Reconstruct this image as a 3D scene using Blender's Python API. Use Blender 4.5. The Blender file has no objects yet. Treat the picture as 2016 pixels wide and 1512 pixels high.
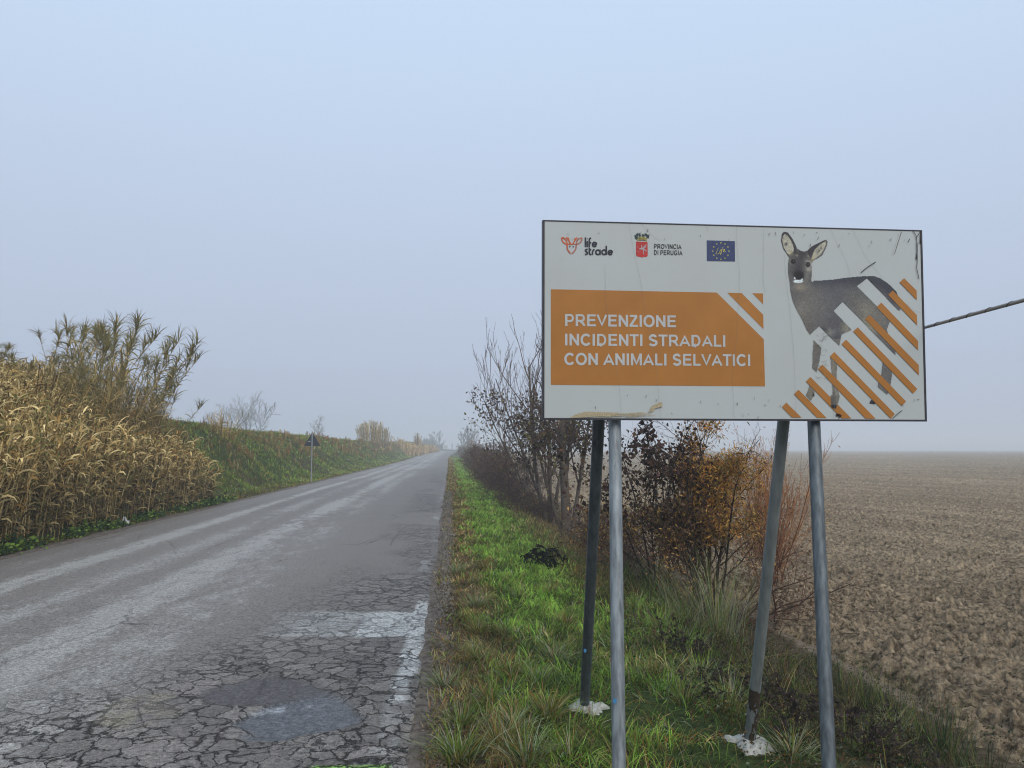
import bpy, math, random
import numpy as np
from mathutils import Vector, Matrix
PI = math.pi
R = math.radians
SC = bpy.context.scene
COL = SC.collection

# ------------------------------------------------------------------ camera, sky, sun, exposure
CAM_Z = 1.6
YAW, PITCH, FPX = R(4.57), R(4.87), 1514.0
cd = bpy.data.cameras.new('camera')
cam = bpy.data.objects.new('camera', cd)
COL.objects.link(cam)
cam.location = (0, 0, CAM_Z)
cam.rotation_euler = (PI / 2 + PITCH, 0, -YAW)
cd.sensor_width = 36
cd.lens = 36 * FPX / 2016
cd.clip_start = 0.05
cd.clip_end = 6000
SC.camera = cam

w = bpy.data.worlds.new('World')
SC.world = w
w.use_nodes = True
nt = w.node_tree
for n in list(nt.nodes):
    nt.nodes.remove(n)
wo = nt.nodes.new('ShaderNodeOutputWorld')
bg = nt.nodes.new('ShaderNodeBackground')
sky = nt.nodes.new('ShaderNodeTexSky')
sky.sky_type = 'NISHITA'
sky.sun_disc = False
sky.sun_elevation = R(38)
sky.sun_rotation = R(200)
sky.air_density = 1.0
sky.dust_density = 6.0
tc = nt.nodes.new('ShaderNodeTexCoord')
sep = nt.nodes.new('ShaderNodeSeparateXYZ')
rmp = nt.nodes.new('ShaderNodeValToRGB')
mx = nt.nodes.new('ShaderNodeMix'); mx.data_type = 'RGBA'
mx.inputs[0].default_value = 0.93
nt.links.new(tc.outputs['Generated'], sep.inputs[0])
nt.links.new(sep.outputs[2], rmp.inputs[0])
cr = rmp.color_ramp
cr.elements[0].position = 0.0
cr.elements[0].color = (5.35, 6.1, 7.75, 1)
cr.elements[1].position = 1.0
cr.elements[1].color = (7.8, 9.7, 12.2, 1)
e = cr.elements.new(0.25); e.color = (6.25, 7.35, 9.3, 1)
e = cr.elements.new(0.5); e.color = (7.0, 8.8, 11.2, 1)
nt.links.new(sky.outputs[0], mx.inputs[6])
nt.links.new(rmp.outputs[0], mx.inputs[7])
nt.links.new(mx.outputs[2], bg.inputs[0])
bg.inputs[1].default_value = 0.088
nt.links.new(bg.outputs[0], wo.inputs[0])

sd = bpy.data.lights.new('sun', 'SUN')
sun = bpy.data.objects.new('sun', sd)
COL.objects.link(sun)
sd.energy = 1.7
sd.angle = R(40)
sd.color = (1.0, 0.89, 0.72)
sun.rotation_euler = (R(52), 0, R(20))

vs = SC.view_settings
vs.view_transform = 'Standard'
vs.look = 'None'
vs.gamma = 1
vs.exposure = 0.0
SC.render.engine = 'CYCLES'
cy = SC.cycles
cy.use_denoising = True
cy.max_bounces = 6
cy.diffuse_bounces = 3
cy.glossy_bounces = 2
cy.transmission_bounces = 2
cy.volume_bounces = 2
cy.transparent_max_bounces = 4
cy.filter_width = 1.1
cy.caustics_reflective = False
cy.caustics_refractive = False

CF = Vector((math.sin(YAW) * math.cos(PITCH), math.cos(YAW) * math.cos(PITCH), math.sin(PITCH)))
CR = Vector((math.cos(YAW), -math.sin(YAW), 0))
CU = CR.cross(CF)

def ray(px, py):
    return (CF + CR * ((px - 1008) / FPX) - CU * ((py - 756) / FPX))

def xat(px, Y):
    """world X on the vertical plane at depth Y seen at photo column px (near the horizon)"""
    r = ray(px, 885)
    return r.x / r.y * Y

# ------------------------------------------------------------------ numpy helpers
def lin(c):
    c = np.asarray(c, float) / 255
    return np.where(c <= 0.04045, c / 12.92, ((c + 0.055) / 1.055) ** 2.4)

def hash2(ix, iy, s):
    ix = ix.astype(np.int64); iy = iy.astype(np.int64)
    h = (ix * 374761393 + iy * 668265263 + s * 1442695041) & 0xFFFFFFFF
    h = ((h ^ (h >> 13)) * 1274126177) & 0xFFFFFFFF
    h = (h ^ (h >> 16)) & 0xFFFFFFFF
    h = (h * 2246822519) & 0xFFFFFFFF
    return ((h ^ (h >> 15)) & 0xFFFFFF) / float(0xFFFFFF)

def vn(x, y, sc, s=0):
    x = np.asarray(x, float) / sc; y = np.asarray(y, float) / sc
    ix = np.floor(x); iy = np.floor(y)
    fx = x - ix; fy = y - iy
    fx = fx * fx * (3 - 2 * fx); fy = fy * fy * (3 - 2 * fy)
    a = hash2(ix, iy, s); b = hash2(ix + 1, iy, s); c = hash2(ix, iy + 1, s); d = hash2(ix + 1, iy + 1, s)
    return (a * (1 - fx) + b * fx) * (1 - fy) + (c * (1 - fx) + d * fx) * fy

def fbm(x, y, sc, s=0, o=3):
    t = 0; a = 1; n = 0
    for k in range(o):
        t = t + a * vn(x, y, sc / 2 ** k, s + k * 17); n += a; a *= 0.5
    return t / n

def worley(x, y, sc, s=0):
    x = x / sc; y = y / sc
    ix = np.floor(x); iy = np.floor(y)
    best = np.full(x.shape, 9.0); bid = np.zeros(x.shape)
    for dx in (-1, 0, 1):
        for dy in (-1, 0, 1):
            cx = ix + dx; cy_ = iy + dy
            px = cx + hash2(cx, cy_, s); py = cy_ + hash2(cx, cy_, s + 5)
            d = np.hypot(px - x, py - y)
            m = d < best
            best = np.where(m, d, best); bid = np.where(m, hash2(cx, cy_, s + 9), bid)
    return best, bid

def sst(a, b, x):
    t = np.clip((np.asarray(x, float) - a) / (b - a), 0, 1)
    return t * t * (3 - 2 * t)

def nrm(v):
    return v / np.maximum(np.linalg.norm(v, axis=-1, keepdims=True), 1e-9)

def mesh(name, V, quads=None, tris=None, mat=None, cols=None, parent=None, smooth=False):
    me = bpy.data.meshes.new(name)
    V = np.asarray(V, np.float32).reshape(-1, 3)
    q = np.zeros((0, 4), np.int32) if quads is None else np.asarray(quads, np.int32).reshape(-1, 4)
    t = np.zeros((0, 3), np.int32) if tris is None else np.asarray(tris, np.int32).reshape(-1, 3)
    me.vertices.add(len(V)); me.vertices.foreach_set('co', V.ravel())
    li = np.concatenate([q.ravel(), t.ravel()])
    me.loops.add(len(li)); me.loops.foreach_set('vertex_index', li)
    ls = np.concatenate([np.arange(len(q)) * 4, len(q) * 4 + np.arange(len(t)) * 3]).astype(np.int32)
    me.polygons.add(len(ls)); me.polygons.foreach_set('loop_start', ls)
    if smooth:
        me.polygons.foreach_set('use_smooth', np.ones(len(ls), bool))
    me.update(calc_edges=True)
    if cols is not None:
        a = me.color_attributes.new('Col', 'FLOAT_COLOR', 'POINT')
        c = np.ones((len(V), 4), np.float32); c[:, :3] = np.asarray(cols).reshape(-1, 3)
        a.data.foreach_set('color', c.ravel())
    if mat:
        me.materials.append(mat)
    o = bpy.data.objects.new(name, me)
    COL.objects.link(o)
    if parent:
        o.parent = parent
    return o

def ribbons(P, S, W, C):
    """P (N,K,3) centre lines, S (N,3) or (N,K,3) side vectors, W (N,K) widths, C (N,3)|(N,K,3) colours"""
    N, K, _ = P.shape
    if S.ndim == 2: S = S[:, None, :]
    if C.ndim == 2: C = np.repeat(C[:, None, :], K, 1)
    V = np.stack([P - S * W[..., None] / 2, P + S * W[..., None] / 2], 2).reshape(-1, 3)
    CC = np.repeat(C[:, :, None, :], 2, 2).reshape(-1, 3)
    b = (np.arange(N) * K * 2)[:, None] + (np.arange(K - 1) * 2)[None, :]
    Q = np.stack([b, b + 1, b + 3, b + 2], -1).reshape(-1, 4)
    return V, Q, CC

def tubes(P, Rr, sides, C=None):
    N, K, _ = P.shape
    T = np.gradient(P, axis=1); T = nrm(T)
    ref = np.where(np.abs(T[..., 2:3]) > 0.9, np.array([1., 0, 0]), np.array([0, 0, 1.]))
    A = nrm(np.cross(T, ref)); B = np.cross(T, A)
    th = np.arange(sides) / sides * 2 * PI
    V = P[:, :, None, :] + Rr[:, :, None, None] * (A[:, :, None, :] * np.cos(th)[None, None, :, None] + B[:, :, None, :] * np.sin(th)[None, None, :, None])
    V = V.reshape(-1, 3)
    b = (np.arange(N) * K * sides)[:, None, None] + (np.arange(K - 1) * sides)[None, :, None] + np.arange(sides)[None, None, :]
    nx = (np.arange(N) * K * sides)[:, None, None] + (np.arange(K - 1) * sides)[None, :, None] + ((np.arange(sides) + 1) % sides)[None, None, :]
    Q = np.stack([b, nx, nx + sides, b + sides], -1).reshape(-1, 4)
    CC = None
    if C is not None:
        CC = np.repeat(np.repeat(C[:, None, :], K, 1)[:, :, None, :], sides, 2).reshape(-1, 3)
    return V, Q, CC

def join(parts):
    Vs, Qs, Cs, o = [], [], [], 0
    for V, Q, C in parts:
        if len(V) == 0: continue
        Vs.append(V); Qs.append(Q + o); Cs.append(C if C is not None else np.ones_like(V)); o += len(V)
    return np.concatenate(Vs), np.concatenate(Qs), np.concatenate(Cs)

def leaves(rng, P, size, C, flat=0.0, aspect=0.5, droop=0.0):
    """rhombus leaves at points P (N,3)"""
    N = len(P)
    d = rng.normal(size=(N, 3)); d[:, 2] = d[:, 2] * (1 - flat) - droop
    d = nrm(d); s = nrm(np.cross(d, rng.normal(size=(N, 3))))
    L = (size * rng.uniform(0.6, 1.3, N))[:, None]
    n = nrm(np.cross(d, s))
    V = np.stack([P, P + d * L * .45 + s * L * aspect / 2 + n * L * .08, P + d * L, P + d * L * .45 - s * L * aspect / 2 + n * L * .08], 1).reshape(-1, 3)
    Q = np.arange(N * 4).reshape(-1, 4)
    return V, Q, np.repeat(C, 4, 0)

# ------------------------------------------------------------------ materials
def newmat(name):
    m = bpy.data.materials.new(name); m.use_nodes = True
    t = m.node_tree
    b = t.nodes['Principled BSDF']
    return m, t, b

class G:
    def __init__(s, t): s.t = t
    def n(s, typ, **k):
        nd = s.t.nodes.new(typ)
        for a, b in k.items(): setattr(nd, a, b)
        return nd
    def l(s, a, b): s.t.links.new(a, b)
    def coord(s): return s.n('ShaderNodeTexCoord').outputs['Object']
    def noise(s, vec, sc, det=4, rough=0.55, out=0, dist=0):
        nd = s.n('ShaderNodeTexNoise'); nd.inputs['Scale'].default_value = sc; nd.inputs['Detail'].default_value = det
        nd.inputs['Roughness'].default_value = rough; nd.inputs['Distortion'].default_value = dist
        if vec is not None: s.l(vec, nd.inputs['Vector'])
        return nd.outputs[out]
    def math(s, op, a, b=None, clamp=False):
        nd = s.n('ShaderNodeMath', operation=op, use_clamp=clamp)
        for i, v in enumerate((a, b)):
            if v is None: continue
            if isinstance(v, (int, float)): nd.inputs[i].default_value = v
            else: s.l(v, nd.inputs[i])
        return nd.outputs[0]
    def ramp(s, f, stops):
        nd = s.n('ShaderNodeValToRGB'); c = nd.color_ramp
        while len(c.elements) < len(stops): c.elements.new(0.5)
        for el, (p, v) in zip(c.elements, stops):
            el.position = p
            el.color = (v, v, v, 1) if isinstance(v, (int, float)) else (*v, 1)
        s.l(f, nd.inputs[0]); return nd.outputs[0]
    def mix(s, f, a, b, mode='MIX'):
        nd = s.n('ShaderNodeMix', data_type='RGBA', blend_type=mode)
        for i, v in ((0, f), (6, a), (7, b)):
            if isinstance(v, (int, float)): nd.inputs[i].default_value = v
            elif isinstance(v, tuple): nd.inputs[i].default_value = (*v, 1)
            else: s.l(v, nd.inputs[i])
        return nd.outputs[2]
    def bump(s, h, strength, dist, b):
        nd = s.n('ShaderNodeBump'); nd.inputs['Strength'].default_value = strength; nd.inputs['Distance'].default_value = dist
        s.l(h, nd.inputs['Height']); s.l(nd.outputs[0], b.inputs['Normal'])

def attr_mat(name, rough=0.65, spec=0.2, nsc=30, namt=0.35, thin=0):
    m, t, b = newmat(name); g = G(t)
    a = g.n('ShaderNodeVertexColor', layer_name='Col').outputs[0]
    nz = g.noise(g.coord(), nsc, 3)
    f = g.ramp(nz, [(0.3, 1 - namt), (0.7, 1 + namt)])
    c = g.mix(1.0, a, f, 'MULTIPLY')
    g.l(c, b.inputs['Base Color'])
    b.inputs['Roughness'].default_value = rough
    b.inputs['Specular IOR Level'].default_value = spec
    if thin:
        tr = g.n('ShaderNodeBsdfTranslucent'); g.l(c, tr.inputs[0]); mxs = g.n('ShaderNodeMixShader'); mxs.inputs[0].default_value = thin
        g.l(b.outputs[0], mxs.inputs[1]); g.l(tr.outputs[0], mxs.inputs[2]); g.l(mxs.outputs[0], t.nodes['Material Output'].inputs[0])
    return m

def plain(name, c, rough=0.6, spec=0.3, nsc=20, namt=0.15, metal=0.0, bump=0.0, stretch=None):
    m, t, b = newmat(name); g = G(t)
    v = g.coord()
    if stretch:
        mp = g.n('ShaderNodeMapping'); mp.inputs['Scale'].default_value = stretch
        g.l(v, mp.inputs[0]); v = mp.outputs[0]
    nz = g.noise(v, nsc, 5)
    f = g.ramp(nz, [(0.3, 1 - namt), (0.7, 1 + namt)])
    g.l(g.mix(1.0, tuple(c), f, 'MULTIPLY'), b.inputs['Base Color'])
    b.inputs['Roughness'].default_value = rough
    b.inputs['Specular IOR Level'].default_value = spec
    b.inputs['Metallic'].default_value = metal
    if bump: g.bump(nz, bump, 0.01, b)
    return m

M_GRASS = attr_mat('grass blades', 0.6, 0.08, 8, 0.25, .35)
M_LEAF = attr_mat('dry leaf', 0.7, 0.06, 12, 0.25, .25)
M_WOOD = attr_mat('bark', 0.9, 0.05, 25, 0.35)
M_TWIG = attr_mat('fine twigs', 0.9, 0.05, 5, 0.15)

def tag(o, label=None, cat=None, group=None, kind=None):
    if label: o['label'] = label
    if cat: o['category'] = cat
    if group: o['group'] = group
    if kind: o['kind'] = kind
    return o

def empty(name, loc=(0, 0, 0), label=None, cat=None, group=None):
    o = bpy.data.objects.new(name, None); COL.objects.link(o)
    o.location = loc; o.empty_display_size = 0.2
    return tag(o, label, cat, group)

# ------------------------------------------------------------------ the lie of the land
def xc(Y):
    return 3.0 * np.clip((np.asarray(Y, float) - 150) / 115, 0, 1) ** 1.5

def rise(Y):
    return 1.0 * sst(90, 280, Y)

def crest(Y):
    return (2.62 + 0.25 * sst(60, 20, Y)) * sst(285, 215, Y)

def HT(X, Y, rough=True):
    X = np.asarray(X, float); Y = np.asarray(Y, float)
    xl = -6.6 + xc(Y); xr = -0.2 + xc(Y)
    d = xl - X; e = X - xr
    z = rise(Y) * sst(9, 4, e)
    wob = (vn(X, Y, 3.0, 3) - .5) * 0.9
    z = z + crest(Y) * sst(0.9, 5.3, d + wob * sst(.3, 1.5, d)) * sst(17, 10, d)
    z = z - 0.03 * sst(0, .3, d) * sst(2, .5, d)
    z = z - 0.03 * sst(0, 0.25, e) - 0.13 * sst(0.5, 2.1, e) - 0.48 * sst(2.1, 4.0, e + (vn(X, Y, 2.0, 8) - .5) * .5)
    z = z - .26 * np.exp(-((e - 3.05 - (vn(X, Y, 2.5, 9) - .5) * .5) / .55) ** 2) * sst(7, 11, Y)
    if rough:
        m = sst(0.1, 0.6, d) + sst(0.15, 0.6, e)
        z = z + m * ((fbm(X, Y, 0.7, 11) - .5) * 0.10 + (fbm(X, Y, 3.5, 12) - .5) * 0.16 * (sst(.5, 2, d) + sst(1, 3, e) * .6))
        inner = (d < 0) & (e < 0)
        z = np.where(inner, z - 0.02, z)
    return z

def grid_faces(nx, ny):
    i = np.arange(ny - 1)[:, None] * nx + np.arange(nx - 1)[None, :]
    return np.stack([i, i + 1, i + 1 + nx, i + nx], -1).reshape(-1, 4)

# ground: one sheet to the horizon
xs = np.concatenate([-np.geomspace(1500, 22, 40), np.arange(-21, -13, .5), np.arange(-13, -6.5, .18), np.arange(-6.4, -.4, .6), np.arange(-.35, 5, .09), np.arange(5.1, 9, .4), np.geomspace(9.5, 1500, 40)])
ys = np.concatenate([-np.geomspace(1500, 6, 14), np.arange(-5, 2, .5), np.geomspace(2, 60, 330), np.geomspace(61, 320, 110), np.geomspace(330, 3000, 30)])
XX, YY = np.meshgrid(xs, ys)
ZZ = HT(XX, YY)
gc = np.zeros(XX.shape + (3,))
ee = XX - (-.2 + xc(YY)); dd = (-6.6 + xc(YY)) - XX
soil = np.array([.085, .065, .042]); litter = np.array([.07, .058, .032]); green = np.array([.045, .065, .022])
k = fbm(XX, YY, .8, 21)[..., None]
gc[:] = soil * (0.7 + .6 * k)
gm = (sst(.35, .9, ee) * sst(3.2, 1.8, ee) + sst(.7, 1.6, dd))[..., None] * (0.35 + .65 * sst(.35, .6, fbm(XX, YY, 1.7, 22))[..., None])
gc = gc * (1 - gm) + green * gm
grav = (sst(.22, .05, np.abs(ee - .0)) + sst(.5, .1, np.abs(dd)))[..., None]
gc = gc * (1 - grav) + np.array([.16, .135, .115]) * grav
far = (ee > 4.2)[..., None]
gc = np.where(far, np.array([.2, .155, .115]), gc)
m_ground = attr_mat('verge soil', 0.95, 0.04, 14, 0.5)
g = G(m_ground.node_tree)
g.bump(g.noise(g.coord(), 45, 6, .7), 0.8, 0.03, m_ground.node_tree.nodes['Principled BSDF'])
ground = mesh('ground', np.stack([XX, YY, ZZ - .08 * (ee > 4.4)], -1), grid_faces(len(xs), len(ys)), mat=m_ground, cols=gc, smooth=True)
tag(ground, kind='structure')

# ------------------------------------------------------------------ ploughed field
def build_field():
    ang = np.radians(np.concatenate([np.arange(1.0, 44, .062), np.arange(44, 88, .5)]))
    rad = np.concatenate([np.geomspace(4.2, 60, 800), np.geomspace(60.5, 400, 220), np.geomspace(410, 2600, 30)])
    A, Rr = np.meshgrid(ang, rad)
    X = np.sin(A) * Rr; Y = np.cos(A) * Rr
    e_ = X - (-.2 + xc(Y)) + (fbm(X, Y, 1.2, 31) - .5) * 1.6 + (fbm(X, Y, .3, 32) - .5) * .5
    m = sst(3.7, 4.7, e_)
    z = -0.62 + 0.85 * sst(15, 280, Rr) + (1 - m) * -0.35
    amp = m * (0.25 + .75 * sst(180, 20, Rr))
    a1, i1 = worley(X + .10 * vn(X, Y, .12, 1), Y + .10 * vn(X, Y, .12, 2), 0.075, 41)
    a2, i2 = worley(X + .15 * vn(X, Y, .2, 6), Y + .15 * vn(X, Y, .2, 7), 0.15, 43)
    a3, i3 = worley(X + .04 * vn(X, Y, .05, 11), Y + .04 * vn(X, Y, .05, 12), 0.05, 45)
    n1 = fbm(X, Y, 1.1, 47)
    rg = np.abs(fbm(X, Y, .09, 81, 3) - .5) * 2
    clod = sst(.8, .05, a1) * (.1 + i1 ** 2) * .058 + sst(.6, .1, a2) * i2 ** 4 * .080 + sst(.6, .1, a3) * i3 ** 2 * .035 + rg * .05 + (n1 - .5) * .06 + (fbm(X, Y, 6, 48) - .5) * .12
    a4, i4 = worley(X + .1 * vn(X, Y, .15, 21), Y, .42, 85)
    clod = clod + sst(.30, .05, a4) * sst(.6, .9, i4) * .10
    z = z + amp * clod
    row = (np.sin((X * .9 + Y * .35) * 2 * PI / .75 + 2 * vn(X, Y, 3, 5)) * .5 + .5) * .02 * m
    z = z + row
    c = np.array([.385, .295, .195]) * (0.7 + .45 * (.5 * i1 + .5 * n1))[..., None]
    c = c * (1 - .7 * (sst(.42, .7, a1) * .6 + sst(.4, .65, a2) * .4)[..., None])   # occlusion shade between clods painted into the colour
    big = fbm(X, Y, 9, 49)[..., None]
    c = c * (.82 + .36 * big) * (.90 + .2 * sst(.3, .7, vn(X * .9 + Y * .35, Y * .06 - X * .03, .9, 86)))[..., None]
    m_, t, b = newmat('ploughed clay'); gg = G(t)
    a = gg.n('ShaderNodeVertexColor', layer_name='Col').outputs[0]
    v = gg.coord()
    nz = gg.noise(v, 11, 9, .80); n2 = gg.noise(v, 60, 4, .6)
    f = gg.ramp(nz, [(.37, .12), (.50, .95), (.64, 1.65)])  # dark end of the ramp paints in shade for the small hollows
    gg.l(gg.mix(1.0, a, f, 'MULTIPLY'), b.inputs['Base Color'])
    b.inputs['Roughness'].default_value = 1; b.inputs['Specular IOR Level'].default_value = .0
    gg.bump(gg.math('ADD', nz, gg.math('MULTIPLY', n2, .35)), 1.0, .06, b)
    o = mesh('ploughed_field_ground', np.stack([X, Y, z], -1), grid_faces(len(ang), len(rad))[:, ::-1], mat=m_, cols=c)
    return tag(o, kind='structure')
build_field()

# ------------------------------------------------------------------ road
def build_road():
    u = np.arange(0, 6.4001, .025)
    ysr = np.concatenate([np.arange(-12, 2.4, .4), np.geomspace(2.45, 60, 640), np.geomspace(60.5, 262, 150)])
    U, Yv = np.meshgrid(u, ysr)
    X = -6.6 + U * (1 + .016 * sst(3, 6.4, U)) + xc(Yv); Y = Yv.copy()
    # the bend to the left at the far end
    th = np.linspace(0.05, 1.45, 24); Rb = 34.0
    cxx = -3.4 + 3.0 - Rb
    TH, U2 = np.meshgrid(th, u, indexing='ij')
    rr = Rb - 3.2 + U2
    Xb = cxx + rr * np.cos(TH); Yb = 262 + rr * np.sin(TH) * 1.0
    X = np.concatenate([X, Xb]); Y = np.concatenate([Y, Yb]); U = np.concatenate([U, U2])
    edge = (fbm(Y, Y * 0 + 1.3, .9, 51) - .5) * .12 + (fbm(Y, Y * 0 + 4.3, .12, 52) - .5) * .10
    edgeL = (fbm(Y, Y * 0 + 7.3, 1.2, 53) - .5) * .2
    X = X + edge * sst(5.9, 6.4, U) + edgeL * sst(.4, 0, U)
    Z = rise(Y) + .03 * (1 - ((U - 3.2) / 3.2) ** 2) + (fbm(X, Y, 2.5, 54) - .5) * .03 + 0.004
    Z = Z - .03 * sst(6.15, 6.4, U) - .03 * sst(.2, 0, U)
    # potholes patched
    def blob(cx, cy, rx, ry, s, ragg=.5):
        return sst(1.15, .85, np.hypot((X - cx) / rx, (Y - cy) / ry) + (fbm(X, Y, .25, s) - .5) * ragg * 2)
    p_dark = blob(-1.2, 5.32, .45, .28, 60, .35)
    p_blue = blob(-.88, 4.86, .32, .36, 61, .35)
    p_tan = blob(-1.85, 5.0, .27, .30, 62, .5)
    Z = Z - .02 * np.maximum(p_blue, p_dark * .5)
    # --- numbers stored on the mesh: R dusting of pale worn aggregate, G how much the surface is cracked, B paint
    n_f = fbm(X, Y * .35, .12, 63, 4); n_m = fbm(X, Y * .18, .8, 64); n_l = fbm(X, Y * .12, 3.0, 65)
    def band(c, wd): return np.exp(-((X - xc(Y) - c - (n_l - .5) * .5) / wd) ** 2)
    worn = 1.0 * band(-3.25, .30) + .95 * band(-5.15, .20) + .5 * band(-4.2, .3) + .45 * band(-2.5, .35) + .25 * band(-5.9, .25)
    worn = worn * sst(.18, .62, n_f * .5 + n_m * .5) * 1.25
    worn += .55 * sst(.60, .78, n_f) * sst(-1.7, -2.6, X) * sst(12, 4, Y)
    worn += .35 * sst(25, 70, Y) * sst(.3, .7, n_m)
    worn *= sst(1.1, 2.0, -X) * .9 + .1
    cr_ = sst(-2.4, -1.3, X + (n_m - .5) * 2) * (.45 + .55 * sst(7.0, 5.4, Y)) * sst(13, 6.2, Y + (n_m - .5) * 4) + .8 * sst(-3.9, -1.9, X + (n_m - .5) * 1.6) * sst(5.6, 4.4, Y)
    cr_ += .55 * sst(.1, .9, X + 1.6) * sst(70, 20, Y) * sst(.4, .6, fbm(X, Y * .5, 1.5, 71))
    cr_ = np.clip(cr_, 0, 1) * (1 - .9 * np.clip(p_dark + p_blue + p_tan * .6, 0, 1))
    ln = sst(.085, .045, np.abs(X + .30 - .03 * np.sin(Y) + (n_f - .5) * .09)) * (sst(.33, .5, fbm(X, Y, .3, 66)) * sst(9.2, 7.9, Y) * sst(4.6, 5.5, Y) * 1.1 + .35 * sst(.5, .7, fbm(X, Y, .5, 67)) * sst(70, 20, Y) + .5 * sst(.4, .6, fbm(X, Y, .2, 68)) * sst(5.6, 4, Y))
    box = sst(.04, -.02, np.abs(Y - 7.28) - .50 + (n_f - .5) * .1) * (.95 * sst(-.86, -.74, X) * sst(-.12, -.2, X) + .60 * sst(-1.75, -1.2, X) * sst(-.72, -.9, X) * (.6 + .6 * n_m))
    linew = .30 * sst(.06, .02, np.abs(X - xc(Y) + 6.42)) * sst(.3, .6, n_m)
    paint = np.clip(np.maximum(np.maximum(ln, box), linew), 0, 1)
    g2 = sst(.060, .045, np.abs(Y - 4.035 + (n_f - .5) * .02)) * sst(-.70, -.66, X) * sst(-.28, -.31, X) * sst(.1, .35, fbm(X, Y, .06, 69))
    mud = .8 * sst(6.12, 6.42, U + (n_m - .5) * .35) * sst(9, 5, Y) + .35 * sst(6.2, 6.4, U) + .5 * sst(.25, 0, U)
    base = np.array([.185, .166, .150]) * (.80 + .40 * n_l + .0 * n_m)[..., None]
    right = sst(-2.6, -1.2, X)[..., None]
    base = base * (1 - .06 * right)
    def over(c, m, col):
        m = np.clip(m, 0, 1)[..., None]; return c * (1 - m) + np.array(col) * m
    c = over(base, worn * .18, (.34, .335, .32))
    c = over(c, band(-5.15, .22) * sst(.4, .7, n_f) * .4, (.36, .34, .31))
    c = over(c, p_tan * .7 * sst(.25, .6, n_f), (.27, .235, .17))
    c = over(c, p_dark * .85, (.092, .084, .088))
    c = over(c, p_blue * .9, (.125, .132, .145))
    c = over(c, p_blue * sst(.07, .03, np.abs((Y - 5.08) - (X + .9) * .45)) * sst(.4, .6, n_f) * .7, (.45, .47, .5))
    c = over(c, mud * sst(.3, .6, n_f + .1), (.26, .225, .19))
    c = over(c, paint * (.62 + .3 * n_f), (.50, .505, .49))
    c = over(c, g2 * .85, (.30, .58, .10))
    m_, t, b = newmat('old asphalt'); gg = G(t)
    a = gg.n('ShaderNodeVertexColor', layer_name='Col').outputs[0]
    at = gg.n('ShaderNodeVertexColor', layer_name='Wear').outputs[0]
    sp = gg.n('ShaderNodeSeparateColor'); gg.l(at, sp.inputs[0])
    crk, pnt = sp.outputs[0], sp.outputs[1]
    v = gg.coord()
    wob = gg.noise(v, 6, 5, .7, out=1)
    wv = gg.n('ShaderNodeVectorMath', operation='MULTIPLY_ADD'); gg.l(wob, wv.inputs[0]); wv.inputs[1].default_value = (.26, .26, .0); gg.l(v, wv.inputs[2])
    flat = gg.n('ShaderNodeMapping'); gg.l(wv.outputs[0], flat.inputs[0]); flat.inputs['Scale'].default_value = (1, 1, 0)
    def vor(sc):
        n_ = gg.n('ShaderNodeTexVoronoi', feature='DISTANCE_TO_EDGE'); n_.inputs['Scale'].default_value = sc; n_.inputs['Randomness'].default_value = .95; gg.l(flat.outputs[0], n_.inputs['Vector']); return n_.outputs[0]
    wid = gg.noise(v, 3.0, 3, .6)
    c1 = gg.math('MULTIPLY', vor(6.2), 1.0); c2 = vor(11)
    vc = gg.n('ShaderNodeTexVoronoi', feature='F1'); vc.inputs['Scale'].default_value = 6.2; vc.inputs['Randomness'].default_value = .95; gg.l(flat.outputs[0], vc.inputs['Vector'])
    sc_ = gg.n('ShaderNodeSeparateColor'); gg.l(vc.outputs['Color'], sc_.inputs[0])
    plate = gg.mix(crk, (1.0, 1.0, 1.0), gg.ramp(sc_.outputs[0], [(0, .72), (1, 1.28)]))
    thr = gg.math('MULTIPLY', gg.ramp(wid, [(.35, .10), (.62, 1.0)]), .060)
    k1 = gg.math('SUBTRACT', 1.0, gg.math('DIVIDE', c1, gg.math('ADD', thr, .010), True), True)
    thr2 = gg.math('MULTIPLY', gg.ramp(gg.noise(v, 2.2, 2), [(.5, .0), (.68, 1.0)]), .06)
    k2 = gg.math('SUBTRACT', 1.0, gg.math('DIVIDE', c2, gg.math('ADD', thr2, .003), True), True)
    kk = gg.math('MAXIMUM', k1, gg.math('MULTIPLY', k2, .8))
    kk = gg.math('MULTIPLY', kk, crk, True)
    # long meandering cracks elsewhere
    mp = gg.n('ShaderNodeMapping'); gg.l(wv.outputs[0], mp.inputs[0]); mp.inputs['Scale'].default_value = (.8, .28, 0)
    vl = gg.n('ShaderNodeTexVoronoi', feature='DISTANCE_TO_EDGE'); vl.inputs['Scale'].default_value = 1.6; gg.l(mp.outputs[0], vl.inputs['Vector'])
    kl = gg.math('MULTIPLY', gg.math('SUBTRACT', 1.0, gg.math('DIVIDE', vl.outputs[0], .010, True), True), gg.ramp(gg.noise(v, .5, 3), [(.50, 0.), (.64, .45)]))
    kk = gg.math('MAXIMUM', kk, kl)
    grain = gg.noise(v, 150, 3, .7); gr2 = gg.noise(v, 40, 4, .7)
    f = gg.mix(1.0, gg.ramp(grain, [(.32, .45), (.68, 1.55)]), gg.ramp(gr2, [(.34, .52), (.66, 1.48)]), 'MULTIPLY')
    mpw = gg.n('ShaderNodeMapping'); gg.l(v, mpw.inputs[0]); mpw.inputs['Scale'].default_value = (1, .42, 1)
    fl = gg.noise(mpw.outputs[0], 24, 6, .78); fl2 = gg.noise(mpw.outputs[0], 3.2, 4, .6)
    lev = gg.math('ADD', gg.math('ADD', fl, gg.math('MULTIPLY', fl2, .35)), gg.math('MULTIPLY', pnt, .52))
    wm = gg.ramp(lev, [(.78, 0.), (1.06, .50)])
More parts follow.
